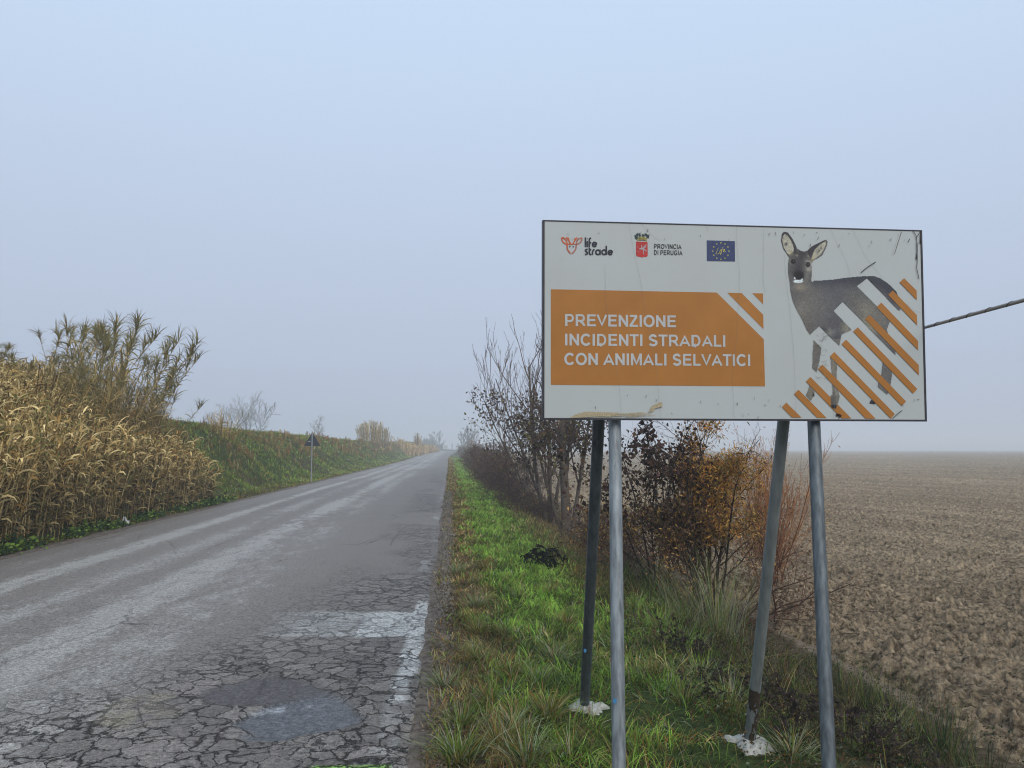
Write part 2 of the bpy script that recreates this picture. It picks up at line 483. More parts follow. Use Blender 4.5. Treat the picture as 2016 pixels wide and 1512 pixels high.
    a = gg.mix(wm, a, (.42, .41, .385))
    colr = gg.mix(1.0, gg.mix(1.0, a, plate, 'MULTIPLY'), f, 'MULTIPLY')
    dk = gg.mix(gg.ramp(gg.noise(v, 2.5, 2), [(.45, 0.), (.65, 1.)]), (.012, .011, .010), (.035, .026, .018))
    colr = gg.mix(gg.math('MULTIPLY', kk, .97), colr, dk)
    gg.l(colr, b.inputs['Base Color'])
    gg.l(gg.ramp(gr2, [(.3, .46), (.7, .68)]), b.inputs['Roughness'])
    b.inputs['Specular IOR Level'].default_value = .13
    h = gg.math('SUBTRACT', gg.math('ADD', gg.math('MULTIPLY', grain, .10), gg.math('MULTIPLY', gr2, .30)), kk)
    gg.bump(h, 1.0, .030, b)
    o = mesh('road', np.stack([X, Y, Z], -1), grid_faces(len(u), X.shape[0]), mat=m_, cols=c, smooth=True)
    wa = o.data.color_attributes.new('Wear', 'FLOAT_COLOR', 'POINT')
    wc = np.zeros((X.size, 4), np.float32); wc[:, 0] = cr_.ravel(); wc[:, 1] = np.clip(worn, 0, 1.2).ravel() / 1.2; wc[:, 3] = 1
    wa.data.foreach_set('color', wc.ravel())
    return tag(o, kind='structure')
build_road()

# ------------------------------------------------------------------ the billboard
PO = Vector((0.46141593, 3.80032808, 1.75284293))
PU = Vector((0.99997454, 0.007053, -0.0010822)).normalized()
PV = Vector((0.00129717, -0.03054622, 0.99953251)).normalized()
PN = PU.cross(PV)                      # points towards the road user
if PN.y > 0: PN = -PN
PW, PH = 2.0, 0.9989

def uv(px, py):
    """photo column/row -> metres on the face of the board"""
    r = ray(px, py); C0 = Vector((0, 0, CAM_Z))
    t = (PO - C0).dot(PN) / r.dot(PN)
    p = C0 + r * t - PO
    return p.dot(PU), p.dot(PV)

def face(pts, lift):
    a = np.asarray(pts, float)
    return (np.array(PO)[None] + a[:, :1] * np.array(PU) + a[:, 1:] * np.array(PV) + lift * np.array(PN))

M_WHITE = plain('weathered white sheet', (.74, .77, .77), .45, .35, 6, .05)
def stained_white():
    m, t, b = newmat('weathered white sheet face'); g = G(t); v = g.coord()
    n1 = g.noise(v, 2.2, 4); n2 = g.noise(v, 14, 6, .7); n3 = g.noise(v, 60, 3, .6)
    c = g.mix(g.ramp(n1, [(.42, 0.), (.75, .5)]), (.49, .535, .55), (.45, .48, .455))
    c = g.mix(g.ramp(n2, [(.60, 0.), (.78, .35)]), c, (.40, .42, .36))
    c = g.mix(g.ramp(n3, [(.72, 0.), (.80, .5)]), c, (.2, .2, .18))
    g.l(c, b.inputs['Base Color']); b.inputs['Roughness'].default_value = .42
    b.inputs['Specular IOR Level'].default_value = .35
    return m
M_FACE = stained_white()
M_ORANGE = plain('orange print', (.41, .172, .036), .45, .35, 5, .09)
M_PRINTW = plain('white print', (.50, .525, .54), .45, .35, 8, .05)
M_DARK = plain('dark print', (.028, .032, .05), .5, .3)
M_BLACK = plain('black print', (.016, .016, .018), .5, .3)
M_RED = plain('red print', (.50, .045, .045), .5, .3)
M_RUST = plain('logo red print', (.55, .13, .06), .5, .3)
M_BLUE = plain('blue print', (.035, .055, .15), .45, .35)
M_YEL = plain('yellow print', (.55, .50, .12), .5, .3)
M_EDGE = plain('dark edge trim', (.035, .035, .045), .5, .4, 30, .4)
M_GALV = plain('galvanised tube', (.25, .285, .31), .50, .5, 9, .42, .35, stretch=(5, 5, .6))
M_GALVD = plain('dull galvanised strut', (.115, .138, .155), .50, .5, 9, .45, .35, stretch=(5, 5, .6))

bill = empty('billboard', tuple(PO + PU * 1.0 - PV * 1.85), 'large white and orange roadside board with a roe deer on four steel legs', 'billboard')
bpy.context.view_layer.update()
def under(o, parent=None):
    p = parent or bill
    o.parent = p
    o.matrix_parent_inverse = p.matrix_world.inverted() if p is bill else Matrix()
    return o

def polys(name, plist, lift, mat, parent=None, px=True):
    """plist: list of photo-space polygons printed flat on the board"""
    V, F, k = [], [], 0
    me = bpy.data.meshes.new(name)
    for p in plist:
        q = [uv(*a) for a in p] if px else p
        V += [tuple(a) for a in face(q, lift)]; F.append(list(range(k, k + len(q)))); k += len(q)
    me.from_pydata(V, [], F); me.materials.append(mat)
    o = bpy.data.objects.new(name, me); COL.objects.link(o)
    if parent is None: under(o)
    else:
        o.parent = parent; o.matrix_parent_inverse = bill.matrix_world.inverted() if parent.parent is bill and False else parent.matrix_parent_inverse.copy() if False else Matrix()
        bpy.context.view_layer.update()
        o.matrix_parent_inverse = parent.matrix_world.inverted()
    return o

def boxm(name, corners8, mat, parent=None):
    me = bpy.data.meshes.new(name)
    me.from_pydata([tuple(c) for c in corners8], [], [(0, 1, 2, 3), (7, 6, 5, 4), (0, 4, 5, 1), (1, 5, 6, 2), (2, 6, 7, 3), (3, 7, 4, 0)])
    me.materials.append(mat); o = bpy.data.objects.new(name, me); COL.objects.link(o); return o

def slab(name, u0, v0, u1, v1, l0, l1, mat):
    a = face([(u0, v0), (u1, v0), (u1, v1), (u0, v1)], l1); b = face([(u0, v0), (u1, v0), (u1, v1), (u0, v1)], l0)
    return under(boxm(name, list(a) + list(b), mat))

panel = slab('panel', .004, .004, PW - .004, PH - .004, -.024, 0, M_FACE)
def bars(name, rects, l0, l1, mat):
    V, F = [], []
    for (u0, v0, u1, v1) in rects:
        a = face([(u0, v0), (u1, v0), (u1, v1), (u0, v1)], l1); b = face([(u0, v0), (u1, v0), (u1, v1), (u0, v1)], l0); k = len(V)
        V += [tuple(x) for x in a] + [tuple(x) for x in b]
        F += [tuple(k + i for i in f) for f in [(0, 1, 2, 3), (7, 6, 5, 4), (0, 4, 5, 1), (1, 5, 6, 2), (2, 6, 7, 3), (3, 7, 4, 0)]]
    me = bpy.data.meshes.new(name); me.from_pydata(V, [], F); me.materials.append(mat)
    o = bpy.data.objects.new(name, me); COL.objects.link(o); return under(o)
bars('edge_trim', [(-.007, -.006, PW + .006, .0035), (-.007, PH - .003, PW + .006, PH + .002), (-.007, .0036, .0035, PH - .0031), (PW - .003, .0036, PW + .006, PH - .0031)], -.032, .003, M_EDGE)
bars('back_rail', [(.06, .12, PW - .06, .17), (.06, .80, PW - .06, .85)], -.060, -.0325, M_GALVD)

# printed orange field
polys('orange_field', [[(1084.5, 569.5), (1411, 576), (1503.5, 668), (1506, 760.5), (1084.5, 757.5)],
                       [(1432, 576.5), (1460, 577), (1502.5, 620), (1503, 648)], [(1481, 577.3), (1502, 577.7), (1502.3, 599)]], .0012, M_ORANGE)
Z2 = lambda L: [(x / 3.6 + 1440, y / 3.6 + 420) for x, y in L]
ST = [[(1190, 490), (1222, 460), (1310, 548), (1312, 615)], [(1108, 578), (1142, 547), (1312, 722), (1315, 793)], [(1027, 665), (1060, 633), (1320, 905), (1321, 970)],
      [(945, 750), (977, 720), (1325, 1075), (1327, 1147)], [(862, 838), (893, 808), (1315, 1245), (1285, 1277)], [(780, 927), (810, 895), (1235, 1333), (1205, 1365)],
      [(697, 1015), (727, 983), (1155, 1422), (1128, 1455)], [(612, 1103), (643, 1072), (1020, 1455), (950, 1455)], [(527, 1192), (558, 1160), (848, 1453), (780, 1453)],
      [(442, 1282), (473, 1250), (673, 1450), (605, 1448)], [(357, 1373), (387, 1341), (495, 1447), (428, 1447)]]
polys('orange_stripes', [Z2(s) for s in ST], .0030, M_ORANGE)

# lettering: heavy grotesque capitals drawn as strokes, cap height 1
def arc(cx, cy_, rx, ry, a0, a1, n=10):
    return [(cx + rx * math.cos(R(a0 + (a1 - a0) * i / n)), cy_ + ry * math.sin(R(a0 + (a1 - a0) * i / n))) for i in range(n + 1)]
TW, TH_ = .195, .165
GL = {
 'I': (.39, [[(.195, 0), (.195, 1)]]),
 'L': (.83, [[(.195, 0), (.195, 1)], ('h', [(.29, .085), (.77, .085)])]),
 'T': (.86, [[(.43, 0), (.43, .84)], ('h', [(.03, .917), (.83, .917)])]),
 'E': (.93, [[(.195, 0), (.195, 1)], ('h', [(.29, .083), (.86, .083)]), ('h', [(.29, .52), (.80, .52)]), ('h', [(.29, .917), (.84, .917)])]),
 'P': (.93, [[(.195, 0), (.195, 1)], ('h', [(.29, .917), (.53, .917)] + arc(.56, .667, .21, .25, 90, -90) + [(.29, .417)])]),
 'R': (1.01, [[(.195, 0), (.195, 1)], ('h', [(.29, .917), (.56, .917)] + arc(.60, .68, .21, .237, 90, -90) + [(.29, .443)]), [(.50, .40), (.66, .33), (.88, 0)]]),
 'D': (1.01, [[(.195, 0), (.195, 1)], ('h', [(.29, .083), (.47, .083)] + arc(.47, .5, .35, .417, -90, 90) + [(.29, .917)])]),
 'O': (1.09, [arc(.545, .5, .40, .425, 0, 360, 28)]),
 'C': (1.01, [arc(.53, .5, .385, .425, 40, 322, 22)]),
 'G': (1.09, [arc(.54, .5, .395, .425, 42, 300, 22) + [(.84, .20), (.90, .30)], ('h', [(.58, .43), (.99, .43)])]),
 'U': (1.01, [[(.19, 1), (.19, .42)] + arc(.505, .38, .315, .30, 180, 360, 12) + [(.82, 1)]]),
 'N': (1.01, [[(.19, 0), (.19, 1)], [(.82, 0), (.82, 1)], [(.20, .92), (.81, .08)]]),
 'M': (1.16, [[(.185, 0), (.185, 1)], [(.975, 0), (.975, 1)], [(.21, .95), (.58, .06), (.95, .95)]]),
 'V': (.93, [[(.08, 1), (.465, .02), (.85, 1)]]),
 'A': (1.01, [[(.09, 0), (.505, .95), (.92, 0)], ('h', [(.27, .30), (.74, .30)])]),
 'Z': (.85, [('h', [(.07, .917), (.72, .917)]), ('h', [(.04, .083), (.80, .083)]), [(.69, .90), (.13, .10)]]),
 'S': (.93, [arc(.465, .70, .275, .225, 18, 200, 14) + [(.30, .56), (.62, .45)] + arc(.46, .29, .305, .215, 35, -158, 14)]),
 ' ': (.39, []),
}
def strip2(P, w):
    P = np.array(P, float); n = len(P); closed = np.allclose(P[0], P[-1])
    D = nrm(np.diff(P, axis=0)); Nn = np.stack([-D[:, 1], D[:, 0]], 1); A = np.zeros((n, 2))
    for i in range(n):
        if i == 0: m = Nn[0] if not closed else Nn[0] + Nn[-1]
        elif i == n - 1: m = Nn[-1] if not closed else Nn[0] + Nn[-1]
        else: m = Nn[i - 1] + Nn[i]
        m = m / max(np.linalg.norm(m), 1e-6); A[i] = m / max(m.dot(Nn[min(i, n - 2)]), .45)
    return P + A * w / 2, P - A * w / 2

def lettering(name, lines, lift, mat, weight=1.0):
    VV, FF = [], []
    for (txt, x0, x1, yt, yb, yb1) in lines:
        tot = sum(GL[c][0] for c in txt) - .2
        a0 = np.array(uv(x0, yb)); a1 = np.array(uv(x1, yb1)); at = np.array(uv(x0, yt))
        ex = (a1 - a0) / tot; ey = at - a0; pen = -.1; j = 0
        for ch in txt:
            adv, ss = GL[ch]
            for st_ in ss:
                w_ = TW * weight
                if isinstance(st_, tuple): st_ = st_[1]; w_ = TH_ * weight
                A, B = strip2(st_, w_); k = len(VV); j += 1
                clip = not (len(st_) > 12)
                for a_, b_ in zip(A, B):
                    for q in (a_, b_):
                        qy = min(max(q[1], 0), 1) if clip else q[1]
                        VV.append(tuple(face([a0 + (q[0] + pen) * ex + qy * ey], lift + .00006 * (j % 5))[0]))
                FF += [(k + 2 * i, k + 2 * i + 1, k + 2 * i + 3, k + 2 * i + 2) for i in range(len(A) - 1)]
            pen += adv
    me = bpy.data.meshes.new(name); me.from_pydata(VV, [], FF); me.materials.append(mat)
    o = bpy.data.objects.new(name, me); COL.objects.link(o); return under(o)

for nm_, ln_ in (('headline_lettering', ('PREVENZIONE', 1112.5, 1330, 618.5, 642, 644.5)), ('headline_lettering', ('INCIDENTI STRADALI', 1112.5, 1427.5, 657, 680.2, 682.8)), ('headline_lettering', ('CON ANIMALI SELVATICI', 1112, 1476.5, 695, 718.5, 720.8))):
    lettering(nm_, [ln_], .0024, M_PRINTW, 1.06)
lettering('authority_lettering', [('PROVINCIA', 1287.5, 1341, 480.2, 489.6, 490.6)], .0024, M_BLACK, .85)
lettering('authority_lettering', [('DI PERUGIA', 1287.5, 1343, 492.3, 501.7, 502.5)], .0024, M_BLACK, .85)

def strokes(name, lines, lift, mat, wd, off=(0, 0), sc=1.0, dash=None):
    """ribbons along photo-space polylines, rounded joints by overlap avoided with mitred strips"""
    V, F = [], []
    for j_, L in enumerate(lines):
        wd_ = wd
        if isinstance(L, dict): wd_ = L['w']; L = L['p']
        P = np.array([uv(x / sc + off[0], y / sc + off[1]) for x, y in L])
        # resample smoothly
        seg = np.r_[0, np.cumsum(np.linalg.norm(np.diff(P, axis=0), axis=1))]
        n = max(3, int(seg[-1] / .0022)); s = np.linspace(0, seg[-1], n)
        P = np.stack([np.interp(s, seg, P[:, 0]), np.interp(s, seg, P[:, 1])], 1)
        if n > 6:
            for _ in range(2): P[1:-1] = (P[:-2] + 2 * P[1:-1] + P[2:]) / 4
        T = np.gradient(P, axis=0); T /= np.maximum(np.linalg.norm(T, axis=1, keepdims=True), 1e-9)
        S = np.stack([-T[:, 1], T[:, 0]], 1); ww = np.full(n, wd_ / 2 / 380.)
        k = len(V)
        lf_ = lift + .00003 * (j_ % 20); a = face(P + S * ww[:, None], lf_); b = face(P - S * ww[:, None], lf_)
        for i in range(n): V += [tuple(a[i]), tuple(b[i])]
        for i in range(n - 1):
            if dash and (i // dash) % 2: continue
            F.append((k + 2 * i, k + 2 * i + 1, k + 2 * i + 3, k + 2 * i + 2))
    me = bpy.data.meshes.new(name); me.from_pydata(V, [], F); me.materials.append(mat)
    o = bpy.data.objects.new(name, me); COL.objects.link(o); return under(o)

ZL = dict(off=(1080, 440), sc=11.2)
strokes('logo_emblem', [[(300, 305), (285, 330), (310, 400), (365, 445), (420, 457), (540, 457)], [(300, 305), (360, 335), (395, 385), (408, 450)], [(405, 455), (412, 560), (440, 610), (470, 645)],
                        [(482, 450), (450, 380), (432, 312)], [(446, 372), (388, 305)], [(540, 450), (580, 370), (632, 312)], [(578, 372), (580, 320)]], .0022, M_RUST, 2.6, **ZL)
strokes('logo_emblem_hatching', [[(730, 315), (738, 350), (700, 425), (650, 452)], [(730, 320), (665, 335), (625, 385), (612, 450)], [(612, 470), (600, 560), (560, 625), (510, 672)], [(440, 615), (470, 648), (508, 672)]], .0019, M_RUST, 3.0, dash=1, **ZL)
strokes('logo_emblem_line', [[(545, 457), (650, 457)]], .0022, M_RUST, 1.2, **ZL)
def discs(name, pts, r, lift, mat, n=12, star=0):
    pl = []
    for (x, y) in pts:
        m = n if not star else 10
        pl.append([(x + r * (1 if not star or i % 2 == 0 else .42) * math.sin(2 * PI * i / m), y - r * (1 if not star or i % 2 == 0 else .42) * math.cos(2 * PI * i / m)) for i in range(m)])
    return polys(name, pl, lift, mat)
_ln = []
for cx_, cyy_, r_ in ((1012, 462, 47), (1360, 640, 47)):
    _ln.append([(cx_ - r_, cyy_), (cx_ + r_, cyy_)] ); _ln.append(arc(cx_, cyy_, r_, -r_, 0, 325, 20))
_ln += [[(812, 308), (812, 520)], [(852, 388), (852, 520)], [(938, 322), (905, 330), (897, 360), (897, 525)], [(884, 424), (940, 424)],
        [(862, 572), (830, 568), (808, 585), (812, 610), (850, 632), (862, 655), (842, 682), (800, 680)], [(898, 538), (898, 650), (908, 680), (942, 688)], [(898, 576), (942, 576)],
        [(968, 690), (968, 625), (980, 588), (1012, 574)], arc(1086, 634, 48, -50, 0, 360, 22), [(1134, 576), (1134, 692)], arc(1222, 634, 48, -50, 0, 360, 22), [(1271, 490), (1271, 692)]]
for i_, L_ in enumerate(_ln): _ln[i_] = {'w': 2.9, 'p': L_}
strokes('logo_lettering', _ln, .0024, M_DARK, 2.5, **ZL)
discs('logo_eyes', [(468 / 11.2 + 1080, 510 / 11.2 + 440), (542 / 11.2 + 1080, 512 / 11.2 + 440)], 1.35, .0022, M_DARK)

# coat of arms
ZC = dict(off=(1230, 445), sc=8.765)
sh = [(193, 268), (392, 276), (395, 505), (385, 528), (365, 534), (312, 534), (296, 552), (280, 533), (225, 528), (203, 518), (194, 500)]
polys('crest_shield', [[(x / 8.765 + 1230, y / 8.765 + 445) for x, y in sh]], .0012, M_RED)
strokes('crest_beast', [{'w': 2.2, 'p': [(250, 390), (285, 400), (320, 395)]}, {'w': 1.6, 'p': [(300, 385), (340, 350), (372, 322)]}, {'w': 1.3, 'p': [(310, 395), (350, 372), (368, 350)]}, {'w': 1.2, 'p': [(285, 390), (285, 355), (292, 330)]},
                        {'w': 1.5, 'p': [(322, 395), (350, 415), (372, 440)]}, {'w': 1.3, 'p': [(322, 405), (330, 430), (312, 450)]}, {'w': 1.0, 'p': [(325, 440), (328, 465), (318, 490)]}, {'w': .6, 'p': [(220, 355), (228, 380)]}, {'w': .6, 'p': [(220, 440), (246, 442)]}],
        .0022, plain('pale crest print', (.42, .42, .45), .5, .3), 1.5, **ZC)
rng = np.random.default_rng(5)
lf = []
for k_ in range(64):
    sd_ = -1 if k_ % 2 else 1
    a = rng.uniform(R(20), R(235)); rr_ = rng.uniform(22, 60); cx = 296 + sd_ * (66 - rr_ * math.cos(a + R(0)) * -1 if False else 62 - rr_ * math.cos(a)); cyy = 190 - rr_ * .95 * math.sin(a)
    t = rng.uniform(0, 6.28); L = rng.uniform(24, 40)
    lf.append([((cx + L * math.cos(t)) / 8.765 + 1230, (cyy + L * math.sin(t)) / 8.765 + 445), ((cx - 11 * math.sin(t)) / 8.765 + 1230, (cyy + 11 * math.cos(t)) / 8.765 + 445),
               ((cx - L * .4 * math.cos(t)) / 8.765 + 1230, (cyy - L * .4 * math.sin(t)) / 8.765 + 445), ((cx + 11 * math.sin(t)) / 8.765 + 1230, (cyy - 11 * math.cos(t)) / 8.765 + 445)])
# each leaf gets its own hair of height so that none share a plane
V_, F_ = [], []
for i_, p_ in enumerate(lf):
    k_ = len(V_); V_ += [tuple(a) for a in face([uv(*q) for q in p_], .0010 + i_ * .00002)]; F_.append((k_, k_ + 1, k_ + 2, k_ + 3))
me = bpy.data.meshes.new('crest_wreath'); me.from_pydata(V_, [], F_); me.materials.append(plain('wreath print', (.045, .075, .085), .5, .3))
o_ = bpy.data.objects.new('crest_wreath', me); COL.objects.link(o_); under(o_)
polys('crest_crown', [[((x) / 8.765 + 1230, y / 8.765 + 445) for x, y in [(215, 262), (222, 185), (245, 205), (262, 180), (280, 200), (296, 168), (312, 200), (330, 182), (350, 208), (372, 190), (380, 262), (340, 250), (296, 246), (250, 250)]]], .0024, plain('gold print', (.26, .23, .07), .5, .3, 60, .5))

# blue flag with the ring of stars
polys('flag', [[(1391.3, 473.2), (1446.5, 474.8), (1447, 514.8), (1391.5, 514)]], .0012, M_BLUE)
discs('flag_stars', [(1418.9 + 16 * math.sin(i * PI / 6), 494.5 - 16.2 * math.cos(i * PI / 6)) for i in range(12)], 2.0, .0022, M_YEL, star=1)
strokes('flag_lettering', [[(1612, 375), (1590, 430), (1566, 486), (1600, 482), (1640, 470)], [(1650, 405), (1636, 445), (1632, 468)], [(1655, 380), (1658, 375)],
                           [(1700, 358), (1672, 400), (1650, 470), (1640, 498), (1655, 494), (1668, 440)], [(1645, 425), (1690, 412), (1730, 398)], [(1698, 440), (1725, 425), (1722, 405), (1702, 418), (1692, 448), (1718, 452), (1740, 434)]], .0022, M_YEL, .75, **ZC)

# the printed deer: a fine sheet whose ink colours are worked out point by point
DEER = [
 [(400, 305), (365, 250), (352, 200), (354, 160), (362, 138), (378, 130), (400, 138), (430, 180), (452, 225), (464, 252), (485, 265), (510, 273), (533, 268), (560, 240), (610, 213), (655, 191), (670, 190), (677, 202), (675, 225), (662, 255), (640, 300), (610, 320), (582, 335), (563, 358),
  (566, 400), (567, 440), (562, 470), (566, 492), (585, 481), (640, 479), (720, 473), (800, 461), (880, 453), (950, 448), (960, 462), (885, 520), (1030, 665), (1122, 768), (1098, 830), (1125, 900), (1163, 975), (1160, 1010), (785, 630), (720, 695), (848, 830), (777, 862), (760, 943), (618, 803), (555, 865),
  (530, 830), (500, 760), (460, 690), (432, 625), (417, 560), (412, 500), (403, 445), (398, 405), (400, 360), (406, 315)],
 [(950, 455), (965, 447), (1010, 449), (1050, 463), (1100, 495), (1140, 530), (1168, 560), (1182, 595), (1195, 650), (1195, 692), (1180, 690)],
 [(580, 903), (634, 955), (620, 1050), (600, 1130), (570, 1102), (572, 1000)],
 [(697, 1025), (712, 1015), (745, 1062), (742, 1170), (742, 1215), (762, 1300), (755, 1330), (740, 1368), (735, 1385), (715, 1383), (700, 1368), (703, 1350), (714, 1300), (710, 1200), (705, 1110)],
 [(548, 1222), (585, 1262), (584, 1298), (575, 1300), (560, 1330), (523, 1295), (540, 1255)],
 [(1070, 1058), (1138, 1130), (1128, 1205), (1112, 1270), (1110, 1275), (1100, 1287), (1033, 1232), (1037, 1205), (1060, 1140)],
 [(972, 1348), (988, 1322), (1020, 1345), (1012, 1355)]]
def inside(px, py, poly):
    r = np.zeros(px.shape, bool); n = len(poly)
    for i in range(n):
        x0, y0 = poly[i]; x1, y1 = poly[(i + 1) % n]
        if y0 == y1: continue
        c = ((y0 > py) != (y1 > py)) & (px < (x1 - x0) * (py - y0) / (y1 - y0) + x0)
        r ^= c
    return r
def build_deer():
    st = 3.2
    gx = np.arange(345, 1205, st); gy = np.arange(122, 1395, st)
    X, Y = np.meshgrid(gx, gy)
    U_ = np.array([uv(x / 3.6 + 1440, 640) for x in gx])   # affine is close enough over the sheet; refine with rows
    P00 = np.array(uv(345 / 3.6 + 1440, 122 / 3.6 + 420)); P10 = np.array(uv(1205 / 3.6 + 1440, 122 / 3.6 + 420)); P01 = np.array(uv(345 / 3.6 + 1440, 1395 / 3.6 + 420)); P11 = np.array(uv(1205 / 3.6 + 1440, 1395 / 3.6 + 420))
    a = ((X - 345) / 860)[..., None]; b = ((Y - 122) / 1273)[..., None]
    Q = P00 * (1 - a) * (1 - b) + P10 * a * (1 - b) + P01 * (1 - a) * b + P11 * a * b
    V = (np.array(PO) + Q[..., :1] * np.array(PU) + Q[..., 1:] * np.array(PV) + .0016 * np.array(PN)).reshape(-1, 3)
    c = np.empty(X.shape + (3,)); c[:] = (84, 82, 84)
    def bl(x, y, rx, ry, col, amt=1.0, rot=0, hard=1.0):
        ca, sa = math.cos(R(rot)), math.sin(R(rot)); dx = X - x; dy = Y - y
        q = ((dx * ca + dy * sa) / rx) ** 2 + ((-dx * sa + dy * ca) / ry) ** 2
        m = np.exp(-q * .7) if hard == 1 else sst(1.0 + hard, 1.0 - hard, np.sqrt(q))
        c[:] = c * (1 - amt * m[..., None]) + np.array(col) * (amt * m[..., None])
    # trunk and neck tones
    for x in range(560, 1180, 60): bl(x, 470 + max(0, x - 1000) * .45, 62, 42, (50, 51, 60), .75)
    bl(1150, 580, 40, 70, (48, 50, 60), .7)
    bl(500, 700, 60, 130, (112, 106, 100), .75); bl(470, 560, 45, 40, (72, 68, 70), .5); bl(490, 525, 42, 26, (128, 118, 104), .85); bl(560, 640, 50, 110, (98, 94, 90), .5)
    bl(640, 640, 60, 120, (104, 100, 98), .35); bl(740, 560, 70, 70, (70, 72, 82), .5); bl(900, 640, 120, 70, (96, 93, 88), .5, 35)
    bl(960, 690, 60, 50, (125, 118, 106), .6); bl(1060, 760, 40, 60, (112, 106, 98), .6); bl(980, 800, 30, 60, (140, 132, 112), .7, -40); bl(1090, 900, 30, 60, (88, 85, 84), .5)
    bl(695, 845, 42, 20, (150, 145, 135), .8); bl(660, 830, 25, 12, (40, 38, 40), .7, 30); bl(730, 800, 55, 70, (70, 68, 74), .6); bl(810, 820, 30, 40, (118, 112, 100), .9, 0); bl(745, 900, 30, 45, (60, 60, 68), .6)
    bl(535, 800, 35, 60, (82, 76, 72), .6)
    # legs
    L = Y > 895
    lg = L & (X < 800); c[lg] = c[lg] * .3 + np.array((104, 98, 92)) * .7
    bl(605, 1000, 22, 60, (86, 82, 80), .8); bl(722, 1100, 14, 60, (120, 112, 100), .7); bl(740, 1270, 10, 50, (130, 124, 112), .6); bl(712, 1330, 20, 40, (70, 66, 64), .7); bl(560, 1270, 14, 40, (112, 105, 92), .8)
    bl(1100, 1130, 30, 60, (92, 88, 86), .7); bl(1070, 1220, 30, 50, (98, 92, 88), .8); bl(1140, 950, 20, 50, (74, 70, 72), .7); bl(720, 1372, 24, 15, (28, 28, 34), 1, 0, .25); bl(995, 1342, 30, 20, (40, 40, 46), 1, 0, .3); bl(580, 1290, 8, 14, (30, 28, 30), .9)
    # face
    bl(470, 330, 60, 70, (66, 62, 64), .9); bl(440, 420, 38, 50, (72, 68, 70), .8); bl(530, 440, 30, 50, (110, 106, 100), .8); bl(480, 350, 32, 60, (56, 53, 57), .8); bl(500, 290, 45, 22, (52, 50, 54), .8); bl(470, 400, 28, 34, (50, 48, 54), .6)
    for p in ((462, 300), (545, 305)): bl(p[0], p[1], 9, 7, (140, 128, 112), .8)
    bl(420, 340, 24, 26, (98, 92, 86), .6); bl(548, 375, 24, 28, (124, 118, 110), .8); bl(540, 345, 20, 8, (150, 142, 128), .6, 20); bl(545, 402, 16, 8, (150, 144, 134), .7)
    bl(436, 344, 17, 17, (16, 15, 18), 1, 15, .25); bl(539, 366, 15, 17, (14, 13, 16), 1, 0, .25); bl(438, 340, 4, 5, (96, 92, 96), .8); bl(540, 364, 4, 5, (110, 106, 110), .8)
    bl(475, 447, 37, 32, (34, 31, 36), 1, 0, .22); bl(475, 428, 30, 18, (28, 26, 32), .9)
    bl(470, 486, 34, 12, (190, 196, 200), 1, 0, .3); bl(450, 462, 9, 9, (200, 205, 208), 1, 0, .4); bl(494, 470, 9, 9, (200, 205, 208), 1, 0, .4); bl(475, 455, 26, 20, (22, 20, 26), 1, 0, .2)
    # ears
    ear1 = [(392, 285), (368, 240), (360, 200), (362, 165), (376, 148), (396, 158), (420, 195), (437, 235), (440, 268), (410, 296)]
    ear2 = [(566, 330), (575, 285), (590, 255), (625, 222), (662, 201), (667, 214), (652, 255), (630, 290), (600, 315)]
    for p_, col in ((ear1, (158, 152, 138)), (ear2, (156, 150, 134))):
        m = inside(X, Y, p_); c[m] = c[m] * .08 + np.array(col) * .92
    m = (Y < 330) & (X < 470) & ~inside(X, Y, ear1) & (X < 455) & (Y < 290); c[m] = (50, 48, 54)
    m = inside(X, Y, [(533, 268), (560, 240), (610, 213), (655, 191), (677, 200), (662, 201), (625, 222), (590, 255), (575, 285), (560, 330), (540, 290)]); c[m] = (48, 46, 52)
    nz = fbm(X, Y * .45, 10, 77, 3)
    for p_ in ((388, 215, 13, 38, 20), (620, 258, 12, 24, -35), (390, 175, 8, 16, 10)):
        ca, sa = math.cos(R(p_[4])), math.sin(R(p_[4])); dx = X - p_[0]; dy = Y - p_[1]
        q = ((dx * ca - dy * sa) / p_[2]) ** 2 + ((dx * sa + dy * ca) / p_[3]) ** 2
        mm = (np.exp(-q) * sst(.35, .65, nz) * 1.1)[..., None]; mm = np.clip(mm, 0, 1); c[:] = c * (1 - mm) + np.array((62, 60, 66)) * mm
    bl(420, 285, 14, 12, (168, 154, 120), .6); bl(575, 325, 14, 18, (168, 150, 116), .6)
    c *= (0.82 + .36 * fbm(X, Y, 7, 78, 3))[..., None] * (0.93 + .14 * hash2(X, Y, 3))[..., None]
    cl = lin(np.clip(c, 8, 235)) / np.array([.70, .66, .66])
    Xc = X[:-1, :-1] + st / 2; Yc = Y[:-1, :-1] + st / 2
    keep = np.zeros(Xc.shape, bool)
    for p_ in DEER: keep |= inside(Xc, Yc, p_)
    Q4 = grid_faces(len(gx), len(gy))[keep.ravel()]
    used = np.unique(Q4); rm = np.full(len(V), -1); rm[used] = np.arange(len(used))
    m_, t, b_ = newmat('deer print'); g = G(t)
    g.l(g.n('ShaderNodeVertexColor', layer_name='Col').outputs[0], b_.inputs['Base Color']); b_.inputs['Roughness'].default_value = .45; b_.inputs['Specular IOR Level'].default_value = .35
    # hooves over the ninth stripe
    o = mesh('deer_picture', V[used], rm[Q4], mat=m_, cols=cl.reshape(-1, 3)[used])
    under(o)
    hp = inside(Xc, Yc, [(700, 1290), (762, 1290), (755, 1330), (740, 1368), (735, 1385), (715, 1383), (700, 1368)])
    Q5 = grid_faces(len(gx), len(gy))[hp.ravel()]; used = np.unique(Q5); rm = np.full(len(V), -1); rm[used] = np.arange(len(used))
